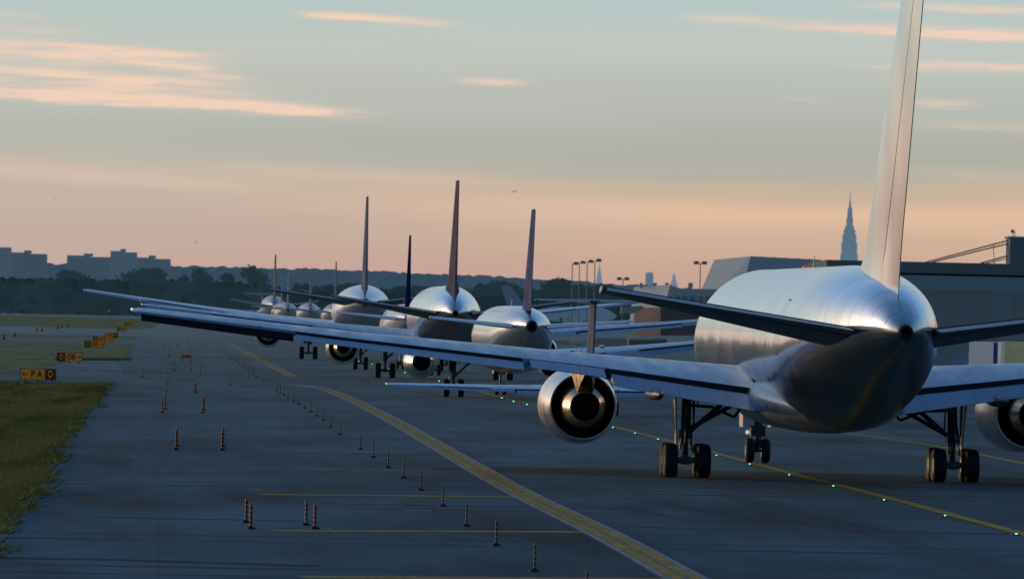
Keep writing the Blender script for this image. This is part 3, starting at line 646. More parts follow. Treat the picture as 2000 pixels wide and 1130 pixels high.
# ------------------------------------------------------------------ ground
def asphalt(name, base, spec=.07, rough=.9):
    m, nt, out, b = new_mat(name); L = nt.links.new
    tc = N(nt, 'ShaderNodeNewGeometry'); mp = N(nt, 'ShaderNodeMapping'); mp.inputs['Rotation'].default_value = (0, 0, -.055); L(tc.outputs['Position'], mp.inputs[0])
    sx = N(nt, 'ShaderNodeSeparateXYZ'); L(mp.outputs[0], sx.inputs[0])
    def M(op, a, bb=None, c=None, clamp=False):
        n = N(nt, 'ShaderNodeMath', operation=op); n.use_clamp = clamp
        for i, v in enumerate((a, bb, c)):
            if v is None: continue
            if isinstance(v, (int, float)): n.inputs[i].default_value = v
            else: L(v, n.inputs[i])
        return n.outputs[0]
    def noise(sxy, sc_, det=4):
        q = N(nt, 'ShaderNodeMapping'); q.inputs['Scale'].default_value = (*sxy, 1); L(mp.outputs[0], q.inputs[0])
        z = N(nt, 'ShaderNodeTexNoise'); z.inputs['Scale'].default_value = sc_; z.inputs['Detail'].default_value = det; L(q.outputs[0], z.inputs['Vector']); return z.outputs[0]
    n1 = noise((1, .5), .045); n2 = noise((.9, .10), .5); n3 = noise((1, 1), 3.0, 3); n4 = noise((.30, .085), .55, 5); n5 = noise((1.0, .10), .30, 4)
    v = M('ADD', M('MULTIPLY', M('SUBTRACT', n1, .5), 1.4), M('ADD', M('MULTIPLY', M('SUBTRACT', n2, .5), .75), M('ADD', M('MULTIPLY', M('SUBTRACT', n3, .5), .10), M('MULTIPLY', M('SUBTRACT', n4, .5), 2.2))))
    v = M('ADD', v, 1.0)
    # oil and rubber stains
    st_ = M('MULTIPLY', M('SUBTRACT', n5, .555), 8.0, clamp=True); v = M('MULTIPLY', v, M('SUBTRACT', 1.0, M('MULTIPLY', st_, .5)))
    # transverse and lengthwise joints
    fy = M('FRACT', M('DIVIDE', M('ADD', sx.outputs[1], M('MULTIPLY', n1, .6)), 15.2)); jy = M('LESS_THAN', fy, .055)
    fy2 = M('FRACT', M('DIVIDE', M('ADD', sx.outputs[1], 4.1), 22.8)); jy2 = M('LESS_THAN', fy2, .022)
    fx = M('FRACT', M('DIVIDE', sx.outputs[0], 7.6)); jx = M('LESS_THAN', fx, .010)
    j = M('MAXIMUM', M('MULTIPLY', jy, M('MULTIPLY', M('SUBTRACT', n4, .40), 5.0, clamp=True)), M('MAXIMUM', M('MULTIPLY', jy2, .8), M('MULTIPLY', jx, .2)))
    v = M('MULTIPLY', v, M('SUBTRACT', 1.0, M('MULTIPLY', j, .75)))
    c = N(nt, 'ShaderNodeCombineColor')
    for k in range(3): L(M('MULTIPLY', v, base[k]), c.inputs[k])
    L(c.outputs[0], b.inputs['Base Color']); b.inputs['Roughness'].default_value = rough; b.inputs['Specular IOR Level'].default_value = spec
    bp = N(nt, 'ShaderNodeBump'); bp.inputs['Strength'].default_value = .06; bp.inputs['Distance'].default_value = .02; L(n3, bp.inputs['Height']); L(bp.outputs[0], b.inputs['Normal'])
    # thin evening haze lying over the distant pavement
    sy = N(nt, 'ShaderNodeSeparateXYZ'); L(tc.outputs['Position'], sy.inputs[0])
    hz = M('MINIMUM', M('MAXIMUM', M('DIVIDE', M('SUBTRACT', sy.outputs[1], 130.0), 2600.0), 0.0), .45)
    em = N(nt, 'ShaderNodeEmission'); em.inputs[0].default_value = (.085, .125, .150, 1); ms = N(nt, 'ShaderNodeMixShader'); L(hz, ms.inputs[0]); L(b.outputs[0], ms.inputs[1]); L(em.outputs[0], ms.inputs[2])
    L(ms.outputs[0], out.inputs[0]); return m
M_ASP = asphalt('taxiway_asphalt', (.060, .136, .146)); M_SHO = asphalt('shoulder_asphalt', (.056, .127, .139)); M_DARK = asphalt('dark_strip_tone', (.026, .036, .040))
M_LIGHT = asphalt('worn_pale_asphalt', (.13, .19, .20))
def grassmat(nm, fr, fg):
    m, nt, out, b = new_mat(nm); L = nt.links.new
    g = N(nt, 'ShaderNodeNewGeometry'); q = N(nt, 'ShaderNodeMapping'); q.inputs['Scale'].default_value = (1, .09, 1); L(g.outputs['Position'], q.inputs[0])
    n1 = N(nt, 'ShaderNodeTexNoise'); n1.inputs['Scale'].default_value = .35; n1.inputs['Detail'].default_value = 7; L(q.outputs[0], n1.inputs['Vector'])
    r = N(nt, 'ShaderNodeValToRGB'); cr = r.color_ramp
    for pp, c in ((.3, (.11, .15, .035)), (.45, (.19, .24, .055)), (.58, (.27, .29, .085)), (.74, (.30, .27, .11))):
        e = cr.elements.new(pp); e.color = (c[0]*fr, c[1]*fg, c[2], 1)
    cr.elements.remove(cr.elements[0]); cr.elements.remove(cr.elements[-1])
    L(n1.outputs[0], r.inputs[0]); L(r.outputs[0], b.inputs['Base Color']); b.inputs['Roughness'].default_value = .95; b.inputs['Specular IOR Level'].default_value = .1
    L(b.outputs[0], out.inputs[0]); return m
M_GR = grassmat('dry_grass', .78, .80); M_GRN = grassmat('near_grass', 1.75, 1.12)
def sheet(name, pts, z, m, kind='structure'):
    mb = MB(); mb.add([(p_[0], p_[1], z) for p_ in pts], [tuple(range(len(pts)))])
    o = mb.build(name, m, smooth=False); o['kind'] = kind; return o
g = sheet('ground', [(-40000, -2000), (40000, -2000), (40000, 60000), (-40000, 60000)], 0, M_ASP)
def ragged(pts, amp, step):
    """world polyline with uneven offsets"""
    out = []
    for a, b in zip(pts, pts[1:]):
        n = max(1, int((b-a).length/step)); d = (b-a).normalized(); nn = Vector((-d.y, d.x, 0))
        for i in range(n): out.append(a+(b-a)*i/n+nn*random.uniform(-amp, amp))
    out.append(pts[-1]); return out
# near grass patch
edge = [gp(x, y) for x, y in ((-60, 1090), (0, 1012), (48, 950), (88, 900), (118, 852), (160, 800), (188, 770), (206, 749))]
edge_r = ragged(ragged(edge, .55, 5.5), .16, .9)
top = [gp(x, y) for x, y in ((206, 749), (120, 747), (0, 745), (-600, 735))]
gA = sheet('grass_field', edge_r+top[1:]+[gp(-900, 1090)], .02, M_GRN)
poly2 = [gp(x, y) for x, y in ((-600, 712), (0, 727), (62, 722), (100, 712), (140, 702), (246, 703), (252, 690), (263, 672), (120, 669), (-600, 655))]
gB = sheet('grass_field', ragged(poly2, .5, 5), .02, M_GR)
gC = sheet('grass_field', ragged([gp(x, y) for x, y in ((-600, 645), (0, 657.5), (120, 659), (240, 662), (262, 662), (266, 657), (180, 655), (0, 652), (-600, 640))], .6, 12), .02, M_GR)
gD = sheet('grass_field', ragged([gp(x, y) for x, y in ((-1500, 607), (0, 636), (150, 640), (262, 643), (300, 640), (318, 631), (360, 624), (-1500, 580))], 1.0, 60), .02, M_GR)
gE = sheet('grass_field', [gp(x, y) for x, y in ((1750, 794), (1880, 799), (2000, 802), (2600, 815), (2600, 790), (2000, 776), (1880, 774), (1750, 771))], .02, M_GR)
# pale worn pavement of the connecting taxiway with white shoulder lines
sheet('connecting_taxiway', [gp(x, y) for x, y in ((-600, 727), (0, 744), (210, 748), (600, 756), (3000, 815), (3000, 790), (640, 738), (250, 712), (140, 703), (60, 724), (0, 729), (-600, 714))], .004, M_SHO)
sheet('worn_patch', [gp(x, y) for x, y in ((60, 727), (110, 711), (150, 704.5), (225, 706), (240, 716), (238, 731), (100, 732))], .010, M_LIGHT)
sheet('dark_ground_strip', [gp(x, y) for x, y in ((840, 913), (1000, 911), (1300, 917), (2600, 946), (2600, 966), (1300, 931), (1000, 922), (850, 921))], .005, M_DARK)  # darker flat strip laid across the pavement
sheet('dark_ground_strip', [gp(x, y) for x, y in ((-200, 1084), (200, 1090), (620, 1103), (620, 1106), (200, 1093), (-200, 1087))], .005, M_DARK)
sheet('far_pavement', [gp(x, y) for x, y in ((-1500, 607), (0, 637), (120, 640), (262, 644.5), (620, 652), (620, 659), (262, 656), (0, 650), (-1500, 622))], .006, M_LIGHT)
# painted markings
M_YEL = mat('yellow_road_paint', (.62, .31, .035), .75, var=.35, scale=.9, col2=(.74, .42, .06), spec=.1); M_YELF = mat('faded_yellow_paint', (.20, .17, .09), .75, var=.5, scale=.5)
M_WHT = mat('white_road_paint', (.27, .30, .30), .7, var=.3, scale=.8); M_BLK = mat('black_road_paint', (.02, .022, .026), .8, var=.2)
def cat(pts, n=8):
    P = [pts[0]]+list(pts)+[pts[-1]]; out = []
    for i in range(1, len(P)-2):
        for k in range(n):
            t = k/n; a, b, c, d = P[i-1], P[i], P[i+1], P[i+2]
            out.append(.5*((2*b)+(c-a)*t+(2*a-5*b+4*c-d)*t*t+(3*b-a-3*c+d)*t**3))
    out.append(P[-2]); return out
def stripe(name, pts, off, wd, z, m, smooth_=True):
    P = cat(pts) if smooth_ and len(pts) > 2 else pts
    mb = MB(); A = []; B = []
    for i, q in enumerate(P):
        d = (P[min(i+1, len(P)-1)]-P[max(i-1, 0)]).normalized(); nn = Vector((d.y, -d.x, 0))
        A.append(q+nn*(off-wd/2)); B.append(q+nn*(off+wd/2))
    n = len(P)
    mb.add([(v_.x, v_.y, z) for v_ in A+B], [(i, i+1, n+i+1, n+i) for i in range(n-1)])
    o = mb.build(name, m, smooth=False); o['kind'] = 'structure'; return o
near = [gp(x, y) for x, y in ((1480, 1202), (1338, 1128), (1185, 1044), (1000, 953), (872, 880), (765, 819), (690, 782), (645, 763), (622, 757))]
farl = [gp(x, y) for x, y in ((576, 737), (520, 708), (466, 680), (440, 667))]
farl2 = [gp(x, y) for x, y in ((432, 662), (410, 652), (390, 645), (370, 638), (345, 630))]
for ln in (near, farl, farl2):
    stripe('taxiway_edge_border', ln, 0, 1.16, .006, M_BLK)
    stripe('taxiway_edge_border', ln, 0, .98, .010, M_WHT)
    stripe('taxiway_edge_border', ln, 0, .70, .014, M_YELF)
    stripe('taxiway_edge_line', ln, -.20, .28, .018, M_YEL); stripe('taxiway_edge_line', ln, .20, .28, .018, M_YEL)
for (xa, ya, xb, yb, mm) in ((590, 1126, 1335, 1131, M_YEL), (538, 1036, 1152, 1038, M_YEL), (508, 965, 1012, 970, M_YEL), (484, 915, 905, 920, M_YELF), (525, 880, 850, 884, M_YELF), (480, 849, 745, 853, M_YELF), (480, 826, 730, 829, M_YELF), (470, 808, 700, 810, M_YELF)):
    a, b = gp(xa, ya), gp(xb, yb); stripe('shoulder_stripe', [a, b], 0, .95 if mm is M_YEL else .8, .007, mm, False)
stripe('white_shoulder_line', [gp(x, y) for x, y in ((640, 759), (612, 755.5), (570, 752), (480, 750.5), (400, 749), (300, 746), (210, 743), (0, 738), (-300, 731))], 0, 1.1, .018, M_WHT)
stripe('white_shoulder_line', [gp(x, y) for x, y in ((578, 738.5), (520, 738), (440, 737), (352, 736.5))], 0, 1.0, .018, M_WHT)
stripe('white_shoulder_line', [gp(x, y) for x, y in ((0, 671.5), (262, 675))], 0, 1.0, .024, M_WHT)
cl = [gp(x, y) for x, y in ((600, 676), (665, 693), (700, 703), (760, 719), (858, 743), (980, 776), (1110, 808), (1195, 832), (1285, 855), (1460, 901), (1545, 924), (1700, 963), (2000, 1043), (2300, 1130))]
stripe('taxiway_centre_line', cl, 0, .42, .014, M_YEL)
stripe('taxiway_centre_line', [gp(x, y) for x, y in ((1480, 822), (1560, 833), (1650, 846), (1740, 858), (1835, 872), (2000, 905), (2300, 965))], 0, .42, .014, M_YEL)
# small loose marks on the pavement
for (x, y, wd) in ((815, 996, 1.2), (635, 1031, .5), (520, 878, .35), (685, 903, .6)):
    q = gp(x, y); o = sheet('paint_mark', [(q.x-wd/3, q.y-.3), (q.x+wd/3, q.y-.25), (q.x+wd/3, q.y+.3), (q.x-wd/3, q.y+.25)], .007, M_WHT)
# grass tufts along the edge and over the near patch
def tufts(name, pts, m, hh, clump=()):
    mb = MB()
    for q in pts:
        for k in range(4):
            a = random.uniform(0, PI); r = random.uniform(.03, .10); h = random.uniform(.5, 1)*hh
            ox, oy = random.uniform(-.12, .12), random.uniform(-.12, .12)
            c, s = math.cos(a)*r, math.sin(a)*r; l = random.uniform(-.08, .08)
            mb.add([(q.x+ox-c, q.y+oy-s, 0), (q.x+ox+c, q.y+oy+s, 0), (q.x+ox+l, q.y+oy+l*.4, h)], [(0, 1, 2)])
    for q, big_ in clump:
        for k in range(int(26*big_)):
            a = random.uniform(0, PI); r = random.uniform(.02, .05); h = random.uniform(.35, 1)*.17*big_
            ox, oy = random.gauss(0, .22*big_), random.gauss(0, .5*big_); l = ox*.5+random.uniform(-.05, .05); c, s_ = math.cos(a)*r, math.sin(a)*r
            mb.add([(q.x+ox-c, q.y+oy-s_, 0), (q.x+ox+c, q.y+oy+s_, 0), (q.x+ox+l, q.y+oy, h)], [(0, 1, 2)])
    return mb.build(name, m, smooth=False)
pt = []
for a, b in zip(edge, edge[1:]):
    n = int((b-a).length*9)
    for i in range(n):
        c = a+(b-a)*random.random(); pt.append(Vector((c.x+random.gauss(-.6, .4), c.y, 0)))
for i in range(26000):
    q = gp(random.uniform(-15, 206), random.uniform(744, 1020))
    t = [a for a in edge]
    # inside test: left of the edge at this y
    for a, b in zip(edge, edge[1:]):
        if a.y <= q.y <= b.y:
            xe = a.x+(b.x-a.x)*(q.y-a.y)/(b.y-a.y)
            if q.x < xe: pt.append(q)
            break
clumps = []
for a, b in zip(edge_r, edge_r[1:]):
    for k in range(3):
        t = random.random(); clumps.append((a+(b-a)*t+Vector((-random.uniform(-.10, .5), 0, 0)), random.choice((.5, .7, .9, 1.2))))
for i in range(1100):
    q = random.choice(pt); clumps.append((q, random.uniform(.4, .9)))
tg = tufts('grass', pt, M_GRN, .11, clumps); tag(tg, 'rough grass growing up to the edge of the pavement', 'grass', kind='stuff')
pt = []
for i in range(7000):
    q = gp(random.uniform(0, 262), random.uniform(704, 728));
    q = gp(random.uniform(110, 255), random.uniform(700, 703.5)); pt.append(q)
tg = tufts('grass', pt[:1500], M_GR, .12); tag(tg, 'grass fringe along the far side of the connecting taxiway', 'grass', kind='stuff')

# ------------------------------------------------------------------ delineator posts
M_OR = mat('orange_red_plastic', (1.0, .13, .012), .55); M_BK = mat('black_rubber', (.015, .015, .017), .7); M_YP = mat('yellow_plastic', (.34, .26, .05), .6); M_RT = mat('reflective_tape', (.30, .16, .10), .35)
M_BP = mat('dark_band', (.02, .022, .026), .6)
def post(name, H, r, m1, m2, nb, base):
    root = empty(name)
    mb = MB(); hz = (H-.07)/nb
    prof = []
    for k in range(nb):
        mb.m = k % 2; z0 = .07+k*hz; mb.lathe_z([(z0, r), (z0+hz-.0005, r)], 0, 0, 10)
    mb.m = 0; mb.lathe_z([(H-.001, r), (H+.02, r*.7)], 0, 0, 10)
    mb.build('tube', [m1, m2], root)
    MB().lathe_z([(0, base), (.03, base*.95), (.06, base*.45), (.085, r*1.2)], 0, 0, 14).build('base', M_BK, root)
    return root
pr = post('delineator_post', .62, .038, M_OR, M_BP, 9, .13)
reds = [(481, 1020, 'post farthest left in the nearest row of orange posts'), (490, 1032, 'post second from the left in the nearest row'),
        (598, 1025, 'post third from the left in the nearest row'), (615, 1032, 'post farthest right in the nearest row'),
        (344, 878, 'post at the front of the left pair in the second orange row'), (345.5, 871, 'post at the rear of the left pair in the second orange row'),
        (434, 879, 'post at the front of the right pair in the second orange row'), (436, 872, 'post at the rear of the right pair in the second orange row'),
        (317, 805, 'post at the front of the left pair in the third orange row'), (322.5, 799, 'post at the rear of the left pair in the third orange row'),
        (396, 806, 'post in front at the right of the third orange row'), (398, 801, 'post behind at the right of the third orange row'),
        (324, 765, 'post at the left of the fourth row by the white line'), (379.5, 766, 'post, left one of the touching pair in the fourth row'),
        (382.5, 767, 'post, right one of the touching pair in the fourth row')]
for i, (x, y, lb) in enumerate(reds):
    o = pr if i == 0 else copy_tree(pr)
    o.location = gp(x, y); s = .72/.6 if 3 < i < 12 else 1.0; o.scale = (1, 1, s); tag(o, 'orange banded '+lb, 'marker post', 'orange banded posts on the closed pavement')
py_ = post('delineator_post', .62, .026, M_YP, M_BP, 9, .12)
yel = [(1146, 1174), (1044, 1115), (969, 1065), (911, 1027), (865, 988), (822, 957), (788, 933), (758, 913), (729, 893), (704, 877), (664, 848), (646, 834), (631, 821), (619, 812), (607, 804), (595, 797), (583, 789), (573, 784), (562, 777), (554, 771), (547, 768), (541, 763)]
ordn = ['nearest', 'second', 'third', 'fourth', 'fifth', 'sixth', 'seventh', 'eighth', 'ninth', 'tenth', 'eleventh', 'twelfth', 'thirteenth', 'fourteenth', 'fifteenth', 'sixteenth', 'seventeenth', 'eighteenth', 'nineteenth', 'twentieth', 'twenty-first', 'farthest']
for i, (x, y) in enumerate(yel):
    o = py_ if i == 0 else copy_tree(py_)
    o.location = gp(x, y); tag(o, 'yellow banded post, %s in the long row beside the edge line' % ordn[i], 'marker post', 'yellow banded posts in the row along the edge line')
yf = [(500, 737), (486, 736), (495, 731), (490, 727), (485, 722), (479, 719), (474, 715), (468, 711), (462, 706), (456, 702), (450, 698), (445, 694), (440, 690), (434, 686), (428, 682)]
for i, (x, y) in enumerate(yf):
    o = copy_tree(py_); o.location = gp(x, y); tag(o, 'small banded post in the far row beside the far yellow edge line', 'marker post', 'posts in the far row beyond the connecting taxiway')
misc = [(330, 695), (355, 695), (336, 722), (341, 723), (373, 723), (391, 734), (449, 751), (327, 745), (322, 681), (346, 676), (371, 686), (366, 673), (278, 737)]
for i, (x, y) in enumerate(misc):
    o = copy_tree(py_ if i % 3 else pr); o.location = gp(x, y); o.scale = (1, 1, 1.3); tag(o, 'small dark banded post scattered over the far pavement left of the far row', 'marker post', 'posts scattered over the far pavement')
# low orange barricade
q = gp(364, 708); b0 = empty('barricade', q)
MB().box(-.45, .45, -.03, .03, .45, .75).build('board', M_OR, b0, smooth=False)
for s in (-1, 1):
    mb = MB(); mb.tube((s*.38, -.25, 0), (s*.38, 0, .5), .03); mb.tube((s*.38, .25, 0), (s*.38, 0, .5), .03); mb.build('leg', M_BK, b0)
tag(b0, 'low orange barricade board on the far pavement among the scattered posts', 'barricade')

# ------------------------------------------------------------------ guidance signs
M_SY = mat('sign_yellow', (.75, .33, .015), .5, var=.08, emit=((.62, .24, .01), .10)); M_SB = mat('sign_black', (.012, .012, .014), .45); M_FR = mat('sign_frame', (.03, .03, .032), .5)
def text_mesh(txt, size, m, parent, loc, name='lettering', xs=.86, bold=.03):
    cu = bpy.data.curves.new('t', 'FONT'); cu.body = txt; cu.size = size; cu.align_x = 'CENTER'; cu.align_y = 'CENTER'; cu.offset = bold*size; cu.extrude = .004
    o = bpy.data.objects.new('t', cu); COL.objects.link(o); bpy.context.view_layer.update()
    me = bpy.data.meshes.new_from_object(o.evaluated_get(bpy.context.evaluated_depsgraph_get())); bpy.data.objects.remove(o)
    me.transform(Matrix.Diagonal((xs, 1, 1, 1))); me.transform(Matrix.Rotation(PI/2, 4, 'X')); me.transform(Matrix.Translation(Vector(loc))); me.materials.clear(); me.materials.append(m)
    return link(bpy.data.objects.new(name, me), parent)
def arrow(mb, x, z, d, s, y):
    t = .10*s
    mb.add([(x-d*.45*s, y, z-t*.6), (x+d*.40*s, y, z-t*.6), (x+d*.40*s, y, z+t*.6), (x-d*.45*s, y, z+t*.6)], [(0, 1, 2, 3)])
    for sg in (-1, 1):
        mb.add([(x+d*.5*s, y-.001, z), (x+d*.14*s, y-.001, z+sg*.34*s), (x+d*.14*s, y-.001, z+sg*(.34*s-.17*s)), (x+d*.5*s-d*.2*s, y-.001, z)], [(0, 1, 2, 3)])
def sign(px0, px1, ytop, ybase, panels, label):
    q = gp((px0+px1)/2, ybase); s = F_PX/q.y
    Wd = (px1-px0)/s; H = .78; z0 = max(.12, (ybase-ytop)/s-H)
    r = empty('guidance_sign', q)
    MB().box(-Wd/2, Wd/2, 0, .22, z0, z0+H).build('cabinet', M_FR, r, smooth=False)
    n = len(panels); tot = sum(p_[1] for p_ in panels); x = -Wd/2+.03
    for (txt, wt, kind) in panels:
        w_ = (Wd-.06)*wt/tot; x1 = x+w_
        pnl = MB().box(x+.015, x1-.015, -.015, -.002, z0+.04, z0+H-.04).build('panel', M_SY if kind == 'y' else M_SB, r, smooth=False)
        cx = (x+x1)/2; cz = z0+H/2
        if kind == 'k':
            b_ = MB(); a, c = w_/2-.05, H/2-.07; t = .016
            for (xa, xb, za, zb) in ((-a, a, c-t, c), (-a, a, -c, -c+t), (-a, -a+t, -c+t, c-t), (a-t, a, -c+t, c-t)): b_.box(cx+xa, cx+xb, -.022, -.017, cz+za, cz+zb)
            b_.build('border', M_SY, pnl, smooth=False)
            text_mesh(txt, .64, M_SY, pnl, (cx, -.022, cz), xs=.62, bold=.035)
        else:
            body = txt.replace('<', '').replace('>', ''); dark = M_SB
            off = 0
            if '<' in txt: off = w_*.15
            if '>' in txt: off = -w_*.15
            if body: text_mesh(body, .60, dark, pnl, (cx+off, -.022, cz))
            if '<' in txt: mb = MB(); arrow(mb, x+w_*.20, cz, -1, .42, -.022); mb.build('arrow', dark, pnl, smooth=False)
            if '>' in txt: mb = MB(); arrow(mb, x1-w_*.20, cz, 1, .42, -.022); mb.build('arrow', dark, pnl, smooth=False)
        x = x1
    for k in (-.38, 0, .38): MB().box(k*Wd-.03, k*Wd+.03, .05, .12, 0, z0).build('leg', M_FR, r, smooth=False)
    tag(r, label, 'sign', 'yellow and black guidance signs along the grass'); return r
sign(39, 109, 719, 748, [('<P A', 49, 'y'), ('O', 21, 'k')], 'nearest yellow guidance sign reading PA with a left arrow and a black O panel')
sign(111, 161, 688, 711, [('O', 16, 'k'), ('OB>', 34, 'y')], 'guidance sign with black O panel and yellow panel reading OB with right arrow')
sign(165, 204, 665, 681, [('O', 12, 'k'), ('OC>', 27, 'y')], 'third guidance sign away, black O panel then yellow panel reading OC')
sign(181, 221, 657, 670, [('O', 10, 'k'), ('<P P>', 30, 'y')], 'guidance sign just behind the OC sign, black panel at its left end')
sign(205, 230, 649, 661, [('<C', 16, 'y'), ('O', 8, 'k')], 'small far guidance sign with its black panel at the right end')
sign(228, 247, 638, 650, [('O', 5, 'k'), ('OD>', 14, 'y')], 'small far guidance sign, second from the farthest')
sign(243, 264, 628, 640, [('O', 5, 'k'), ('OE>', 16, 'y')], 'farthest guidance sign, beside the tip of the nearest jet wing')
# dark cones on far grass
M_CONE = mat('dark_cone', (.03, .035, .04), .7)
cn = empty('marker_cone'); MB().lathe_z([(0, .30), (.05, .29), (.06, .2), (.62, .05), (.68, .03)], 0, 0, 12).build('cone_body', M_CONE, cn); MB().box(-.3, .3, -.3, .3, 0, .035).build('cone_foot', M_CONE, cn, smooth=False)
for i, (x, y) in enumerate(((8, 662), (29, 657), (72, 646.5), (82, 647), (113, 642), (120, 640), (133, 639))):
    o = cn if i == 0 else copy_tree(cn); o.location = gp(x, y); tag(o, 'small dark cone-shaped marker far out between the grass strips at the left', 'marker', 'dark markers between the far grass strips')
# red beacon far away
q = gp(213, 622); r = empty('red_beacon', q); zt = at(213, 608, q.y).z
MB().tube((0, 0, 0), (0, 0, zt), .05).build('pole', M_FR, r); MB().lathe_z([(zt, .2), (zt+.25, .22), (zt+.4, .08)], 0, 0).build('lamp', MT['red_lamp'], r)
tag(r, 'small red obstruction light on a post in front of the dark trees', 'light')
# green inset lights
gl = empty('centreline_light'); MB().lathe_z([(.012, .16), (.03, .15), (.045, .11)], 0, 0, 12).build('housing', MT['strut'], gl)
MB().add([(.032*math.cos(t)*1.0, -.12, .040+.022*math.sin(t)) for t in [2*PI*k/10 for k in range(10)]], [tuple(range(10))]).build('lens', MT['green_lamp'], gl, smooth=False)
for i, (x, y) in enumerate(((1984, 1043), (1845, 1007), (1726, 976), (1627, 949), (1541, 927), (1464, 906), (1399, 889), (1285, 857), (1240, 845.5), (1197, 834), (1029, 790), (1003, 784), (980, 777), (858, 744), (791, 727), (760, 720), (727, 711), (701, 705), (690, 700), (672, 696), (660, 692), (645, 688))):
    o = gl if i == 0 else copy_tree(gl); q = gp(x, y+1.5); o.location = q; o.location.z = .0
    k = 1.0 if i < 10 else 1.5; o.scale = (k, k, k)
    tag(o, 'tiny green light set in the pavement along the taxiway centre line', 'light', 'green taxiway centre line lights')

# ------------------------------------------------------------------ far setting
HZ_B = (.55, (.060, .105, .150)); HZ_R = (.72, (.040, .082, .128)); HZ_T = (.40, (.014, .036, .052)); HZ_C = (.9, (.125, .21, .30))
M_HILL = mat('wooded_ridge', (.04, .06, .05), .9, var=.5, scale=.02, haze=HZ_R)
# wooded ridge: a real slope with a bumpy canopy line
def ridge(name, Y0, depth, prof, amp, seed, m, step=14):
    rnd = random.Random(seed); mb = MB()
    x0, x1 = prof[0][0], prof[-1][0]; n = int((x1-x0)/step); rows = 7
    jit = [rnd.uniform(-1, 1) for _ in range(n+1)]; jit2 = [rnd.uniform(-1, 1) for _ in range(n//4+3)]
    vs = []
    for r_ in range(rows):
        for i in range(n+1):
            x = x0+(x1-x0)*i/n
            z = 0
            for a, b in zip(prof, prof[1:]):
                if a[0] <= x <= b[0]+1e-6: t = (x-a[0])/(b[0]-a[0]); z = a[1]+(b[1]-a[1])*(t*t*(3-2*t)); break
            f_ = (r_/(rows-1))**.6
            zz = z*f_+(amp*(jit[i]*.9+jit2[i//4]*.45*(1-(i % 4)/4)+jit2[i//4+1]*.45*((i % 4)/4))+rnd.uniform(-.4, .4)*amp)*min(1, f_*1.5) if r_ else 0
            vs.append((x, Y0+depth*r_/(rows-1), max(zz, 0)))
    fs = [(r_*(n+1)+i, r_*(n+1)+i+1, (r_+1)*(n+1)+i+1, (r_+1)*(n+1)+i) for r_ in range(rows-1) for i in range(n)]
    mb.add(vs, fs); o = mb.build(name, m, smooth=False); o['kind'] = 'structure'; return o
def rp(px, py, Y): q = at(px, py, Y); return (q.x, q.z)
Yr = 6200
ridge('hills', Yr-900, 900, [rp(-900, 515, Yr), rp(90, 514, Yr), rp(330, 519, Yr), rp(420, 521, Yr), rp(700, 528, Yr), rp(850, 535, Yr), rp(960, 539, Yr), rp(1100, 546, Yr), rp(1220, 556, Yr), rp(1500, 572, Yr), rp(2900, 610, Yr)], 1.0, 3, M_HILL, 4)
# apartment blocks
def blockmat(name, c, hz):
    m, nt, out, b = new_mat(name); L = nt.links.new
    tc = N(nt, 'ShaderNodeTexCoord'); mp = N(nt, 'ShaderNodeMapping'); mp.inputs['Rotation'].default_value = (PI/2, 0, 0); L(tc.outputs['Object'], mp.inputs[0])
    br = N(nt, 'ShaderNodeTexBrick'); br.offset = 0; br.inputs['Color1'].default_value = (.20, .20, .21, 1); br.inputs['Color2'].default_value = (.26, .26, .26, 1); br.inputs['Mortar'].default_value = (*c, 1)
    br.inputs['Scale'].default_value = 1; br.inputs['Mortar Size'].default_value = .9; br.inputs['Brick Width'].default_value = 3.6; br.inputs['Row Height'].default_value = 2.9
    L(mp.outputs[0], br.inputs['Vector']); L(br.outputs[0], b.inputs['Base Color']); b.inputs['Roughness'].default_value = .8
    finish(nt, out, b.outputs[0], hz); return m
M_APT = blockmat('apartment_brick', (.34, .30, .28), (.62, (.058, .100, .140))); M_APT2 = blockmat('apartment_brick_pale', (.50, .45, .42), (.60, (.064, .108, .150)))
Yb = 4600
def apt(x0, x1, yt, yb, depth, m, label, pent=None, dY=0):
    a = at(x0, yt, Yb+dY); b = at(x1, yt, Yb+dY); r = empty('apartment_building', ((a.x+b.x)/2, Yb+dY, 0))
    w_ = (b.x-a.x)/2; h = (a.z+b.z)/2
    mb = MB(); k = max(2, int(w_*2/12)); 
    for i in range(k):    # stepped bays
        xa = -w_+2*w_*i/k; xb = -w_+2*w_*(i+1)/k; o_ = (i % 2)*2.5; mb.box(xa, xb-.02, o_, depth+o_*.3, 0, h-(i % 2)*.8)
    mb.build('wall', m, r, smooth=False)
    rb = MB(); rb.box(-w_*.25, w_*.15, depth*.3, depth*.6, h-.5, h+1.6); rb.build('roof_plant_room', m, r, smooth=False)
    tag(r, label, 'building', 'hazy apartment towers on the left skyline')
apt(-60, 19, 480, 560, 18, M_APT2, 'tall hazy apartment tower cut by the left edge of the picture')
apt(20, 89, 493, 560, 18, M_APT, 'lower hazy apartment block next to the tower at the left edge', dY=30)
apt(131, 216, 499, 560, 18, M_APT, 'long hazy apartment block left of the tallest middle tower', dY=20)
apt(216, 265, 490, 560, 20, M_APT2, 'tallest middle tower of the central hazy apartment group')
apt(265, 331, 503, 560, 18, M_APT, 'hazy apartment block right of the tallest middle tower', dY=25)
